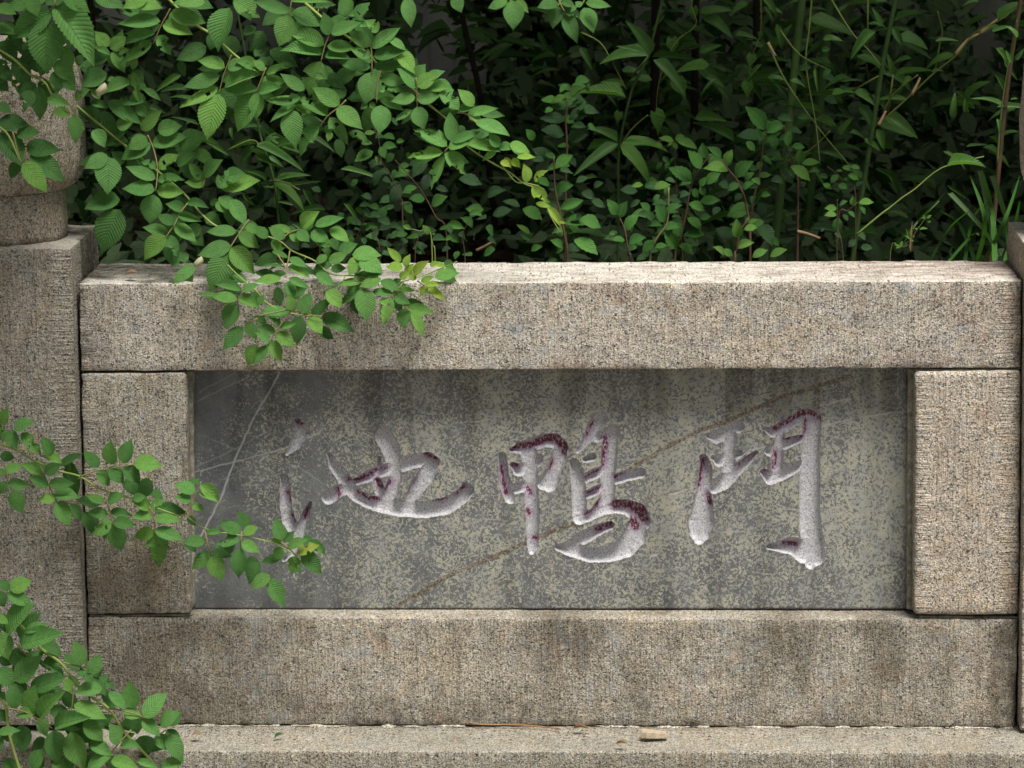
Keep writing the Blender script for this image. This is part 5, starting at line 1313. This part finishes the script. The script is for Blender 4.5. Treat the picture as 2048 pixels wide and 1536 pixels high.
# ivy on the trunk
iv = []
for p in tt[:-4]:
    for k in range(60):
        a = random.uniform(0, 6.28); q = random.uniform(0.07, 0.15)
        iv.append((p.x + math.cos(a) * q, p.y + math.sin(a) * q, p.z + random.uniform(-.05, .05)))
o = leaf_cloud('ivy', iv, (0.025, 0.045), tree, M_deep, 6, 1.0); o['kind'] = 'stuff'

GAPS = ((800, 985, 205), (222, 268, 62), (1262, 1316, 95), (1376, 1424, 195), (1468, 1502, 235), (1940, 2008, 155))


def in_gap(p):
    x, y = to_px(p)
    return any(a < x < b and y < c for a, b, c in GAPS) and r_.random() > 0.07


# dim undergrowth filling the bed to the wall
ug = []
for i in range(15000):
    x = r_.uniform(-1.6, 1.6); y = r_.uniform(0.9, 3.45)
    h = 0.05 + 0.22 * max(0, mnoise.noise(Vector((x * 2.2, y * 2.2, 0))) + 0.35) + 0.26 * (y - 0.9) / 2.5
    hole = mnoise.noise(Vector((x * 3.1 + 7, y * 1.3, 2)))
    if hole > 0.30 or (-0.42 < x < -0.05 and y < 2.2 and r_.random() < 0.55): continue
    q = (x, y, BED + r_.uniform(0.0, 1.0) ** 0.8 * h)
    if not in_gap(q): ug.append(q)
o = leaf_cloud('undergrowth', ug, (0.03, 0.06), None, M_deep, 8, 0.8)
tag(o, 'dim tangled undergrowth filling the bed at the back', 'undergrowth', kind='stuff')
ug2 = []
for i in range(9000):
    x = r_.uniform(-1.7, 1.7); y = r_.uniform(2.6, 3.5); z = r_.uniform(BED + 0.05, TOP + 0.2)
    if in_gap((x, y, z)): continue
    if mnoise.noise(Vector((x * 3.6, 4.4, z * 3.6))) < 0.22: ug2.append((x, y, z))
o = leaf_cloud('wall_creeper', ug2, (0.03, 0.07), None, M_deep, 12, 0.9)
tag(o, 'dark creeper leaves hanging in front of the whitewashed wall', 'creeper', kind='stuff')

# grass tuft by the right post
gv = thing('grass_tuft', P(1960, 505, 0.6), 'tuft of long arching grass blades beside the right post', 'grass')
for (pl_, w) in [('1955 520,1970 440,1940 350', 9), ('1990 520,1985 430,1965 340', 10), ('1970 520,2010 440,2040 350', 9), ('1900 520,1935 480,1950 466,1958 470', 9), ('1765 515,1820 460,1890 385', 9), ('1900 385,1960 450,2000 510', 10), ('1985 350,2008 420,2030 480', 9), ('2010 520,2030 450,2040 400', 8), ('1860 520,1900 455,1940 420', 6), ('1960 340,1985 470,1990 520', 8), ('1880 400,1830 450,1800 500', 6), ('2020 520,2012 440,1990 380', 8), ('1930 520,1945 440,1975 400', 7), ('1950 520,1920 450,1880 420', 7)]:
    pts = smooth_path([P(x, y, 0.6 + lrnd.uniform(-.06, .1)) for x, y in px_path(pl_)], 5)
    verts = []; faces = []
    for i, p in enumerate(pts):
        t = i / (len(pts) - 1); hw = w * 0.5 * MM * 1.25 * (1 - t ** 3) + 0.0003
        sd_ = Vector((1, 0.3, 0.2)).normalized() * hw
        verts += [p - sd_, p + Vector((0, 0.002, -0.002)), p + sd_]
    for i in range(len(pts) - 1):
        for k in range(2): faces.append((i * 3 + k, i * 3 + k + 1, i * 3 + k + 4, i * 3 + k + 3))
    me = mesh('blade', verts, faces)
    uv = me.uv_layers.new(name='UVMap')
    for l in me.loops: uv.data[l.index].uv = (0.5, (-1, 0.3, 1)[l.vertex_index % 3])
    link('blade', me, gv, M_shrub)

# fallen twigs and litter on the bed
def twig(label, path, Y, r, mat=M_tan, cat='twig', z=None):
    pts = [PZ(x, y, z) if z is not None else P(x, y, Y) for x, y in path]
    o = tubes('twig', [(smooth_path(pts, 4), [r * (1 - 0.5 * i / (4 * len(pts))) for i in range(4 * (len(pts) - 1) + 1)])], None, mat, 6)
    return tag(o, label, cat)
lit = []
for i in range(1500):
    x = r_.uniform(-1.3, 1.2); y = r_.uniform(1.55, 2.9)
    lit.append((x, y, BED + 0.045 + r_.uniform(0, 0.02)))
o = leaf_cloud('leaf_litter', lit, (0.02, 0.05), None, M_litter, 15, 0.15); tag(o, 'brown leaf litter strewn over the soil of the bed', 'leaf litter', kind='stuff')
ZB = BED + 0.06
twig('tan fallen bamboo stick lying among leaves under the arching cane', px_path('740 1010,900 1050,1010 1070', R1), 0, 0.0042, M_wood, z=ZB)
twig('pale broken bamboo stick to the right of the darker one', px_path('1220 1090,1350 1115,1475 1140', R1), 0, 0.0045, M_old, z=ZB)
twig('long tan twig sloping down to the rail in the leaf litter', px_path('160 1100,300 1170,480 1250', R1), 0, 0.003, M_old, z=ZB)
twig('short tan twig pointing up right behind the rail', px_path('1250 1285,1320 1250,1390 1210', R1), 0.7, 0.0026, M_old)
twig('split dry bamboo sheath lying flat beside the thick culm', [(1594, 463), (1615, 468), (1640, 477)], 0.5, 0.003, M_old)
twig('green to tan bamboo side branch slanting up from the rail near the right end', [(1712, 470), (1760, 430), (1779, 416), (1805, 395), (1830, 378), (1885, 335), (1968, 313)], 0.40, 0.0015, M_bbr)
o = put_leaf('dry_leaf', with_mat(BAMB[0], M_tan if False else M_dry), gv, leaf_matrix(P(1823, 505, 0.3), P(1825, 442, 0.3), 7, maxr=.4))
o.parent = None; o.matrix_basis = leaf_matrix(P(1823, 505, 0.3), P(1825, 442, 0.3), 7, maxr=.4); tag(o, 'dry tan leaf standing upright beside the tiny bright sprig', 'leaf')
dl = put_leaf('bamboo_leaf', with_mat(BAMB[1], M_shruby), gv, Matrix.Identity(4)); dl.parent = None
dl.matrix_basis = leaf_matrix(P(1893, 333, 0.38), P(1972, 335, 0.38), 18, maxr=.4); tag(dl, 'single bright bamboo leaf at the end of the slanting side branch', 'leaf')
# mossy rock behind the left rose
def rock(name, c, size, mat, seed, n=14):
    verts = []; faces = []
    for i in range(n + 1):
        th = math.pi * i / n
        for k in range(2 * n):
            ph = math.pi * k / n
            d = Vector((math.sin(th) * math.cos(ph), math.sin(th) * math.sin(ph), math.cos(th)))
            q = 1 + 0.35 * mnoise.fractal(d * 1.4 + Vector((seed, 0, 0)), 1, 2, 4)
            verts.append((c[0] + d.x * size[0] * q, c[1] + d.y * size[1] * q, c[2] + d.z * size[2] * q))
    for i in range(n):
        for k in range(2 * n):
            a = i * 2 * n + k; b = i * 2 * n + (k + 1) % (2 * n)
            faces.append((a, a + 2 * n, b + 2 * n, b))
    return link(name, mesh(name, verts, faces), None, mat)
M_rock = simple_mat('rock', [(0.3, (0.05, 0.035, 0.028)), (0.6, (0.13, 0.085, 0.065)), (0.8, (0.18, 0.125, 0.10))], 26, bump=0.9)
pr = PZ(610, 455, BED + 0.05)
tag(rock('rock', pr, (0.075, 0.10, 0.06), M_rock, 3), 'reddish brown rock half buried in the bed behind the rose', 'rock')
pr = PZ(300, 505, BED + 0.04)
tag(rock('rock', pr, (0.07, 0.09, 0.06), M_rock, 8), 'brown rock in the shade between the left post and the rose', 'rock')

# ------------------------------------------------------------------ small things on the stone
cp = P(1310, 1468, -0.045)
M_chip = simple_mat('stone_chip', [(0.3, (0.30, 0.24, 0.17)), (0.7, (0.46, 0.39, 0.29))], 160, bump=0.6, bdist=0.002)
zc = FOOT + 0.0015
pc = PZ(1309, 1474, zc)
cv = [(-.017, -.007, 0), (-.009, -.010, .0005), (.004, -.009, 0), (.016, -.006, .001), (.017, .004, 0), (-.012, .007, 0), (-.0165, -.006, .0075), (-.010, -.0085, .0085), (.003, -.0075, .0075), (.013, -.005, .006), (.014, .0035, .0065), (-.015, .006, .0095)]
cf = [(0, 1, 7, 6), (1, 2, 8, 7), (2, 3, 9, 8), (3, 4, 10, 9), (4, 5, 11, 10), (5, 0, 6, 11), (6, 7, 8, 9, 10, 11), (5, 4, 3, 2, 1, 0)]
o = link('stone_chip', mesh('stone_chip', [(pc.x + a, pc.y + b, pc.z + c) for a, b, c in cv], cf, False), None, M_chip)
bv = o.modifiers.new('edge', 'BEVEL'); bv.width = 0.0009; bv.segments = 2
tag(o, 'small beige stone chip lying on the plinth below the slab', 'stone')
M_pine = stem_mat('pine_needle', (0.20, 0.10, 0.04), (0.36, 0.22, 0.10))
twig('long orange pine needle lying along the foot of the lower beam', [(930, 1443), (960, 1449), (1030, 1450), (1110, 1456), (1122, 1459)], 0, 0.0011, M_pine, 'pine needle', z=FOOT + 0.0025)
twig('thin reddish pine needle crossing the longer one on the plinth', [(1020, 1447), (1080, 1452), (1122, 1460)], 0, 0.0006, M_pine, 'pine needle', z=FOOT + 0.002)
twig('dark bent hair-thin twig leaning on the lower beam', [(1050, 1408), (1050, 1425), (1040, 1442)], -0.004, 0.0005, M_wood)
def flat_leaf(label, bx, by, tx, ty, wpx, z, mat=M_dry):
    B = PZ(bx, by, z); T = PZ(tx, ty, z + 0.002)
    x = T - B; L = x.length; x.normalize(); n = Vector((0.05, -0.15, 1)); n = (n - x * n.dot(x)).normalized(); y = n.cross(x)
    w = wpx * MM * 2.2
    o = bpy.data.objects.new('dry_leaf', with_mat(LITTER[0], mat)); COL.objects.link(o)
    o.matrix_basis = Matrix(((x.x * L, y.x * w, n.x * L, B.x), (x.y * L, y.y * w, n.y * L, B.y), (x.z * L, y.z * w, n.z * L, B.z), (0, 0, 0, 1)))
    return tag(o, label, 'leaf')
flat_leaf('rust brown leaf scrap on the plinth near the pine needle', 1146, 1458, 1177, 1458, 6, FOOT + 0.004)
flat_leaf('tiny rust scrap at the plinth edge, lower of the two scraps by the chip', 1232, 1488, 1257, 1489, 5, FOOT + 0.004)
flat_leaf('curled dry leaf on the plinth beside the lower left rose', 383, 1471, 405, 1468, 8, FOOT + 0.006)
flat_leaf('dark green scrap of leaf on the plinth, second from the left', 549, 1477, 567, 1469, 4, FOOT + 0.002, M_shrubd)
flat_leaf('curled orange brown dry leaf on the shaded left end of the top rail', 250, 551, 278, 548, 8, TOP + 0.006)

# crumbs and grit that collect along the foot of the beam
verts = []; faces = []
for i in range(260):
    px_ = random.uniform(300, 2030); dy = abs(random.gauss(0, 1))
    c = PZ(px_, 1453 + (px_ - 178) * 0.003 + min(dy * 12, 42), FOOT + 0.0012)
    q = random.uniform(0.0006, 0.0019); a = random.uniform(0, 6.28); b = len(verts)
    for k in range(4):
        verts.append(c + Vector((math.cos(a + k * 1.57) * q * random.uniform(.7, 1.8), math.sin(a + k * 1.57) * q, 0)))
    verts.append(c + Vector((0, 0, q * 0.9)))
    faces += [(b, b + 1, b + 4), (b + 1, b + 2, b + 4), (b + 2, b + 3, b + 4), (b + 3, b, b + 4)]
o = link('grit', mesh('grit', verts, faces, False), None, M_litter)
tag(o, 'dark grit and crumbled leaf bits along the foot of the lower beam', 'grit', kind='stuff')
bpy.context.view_layer.update()
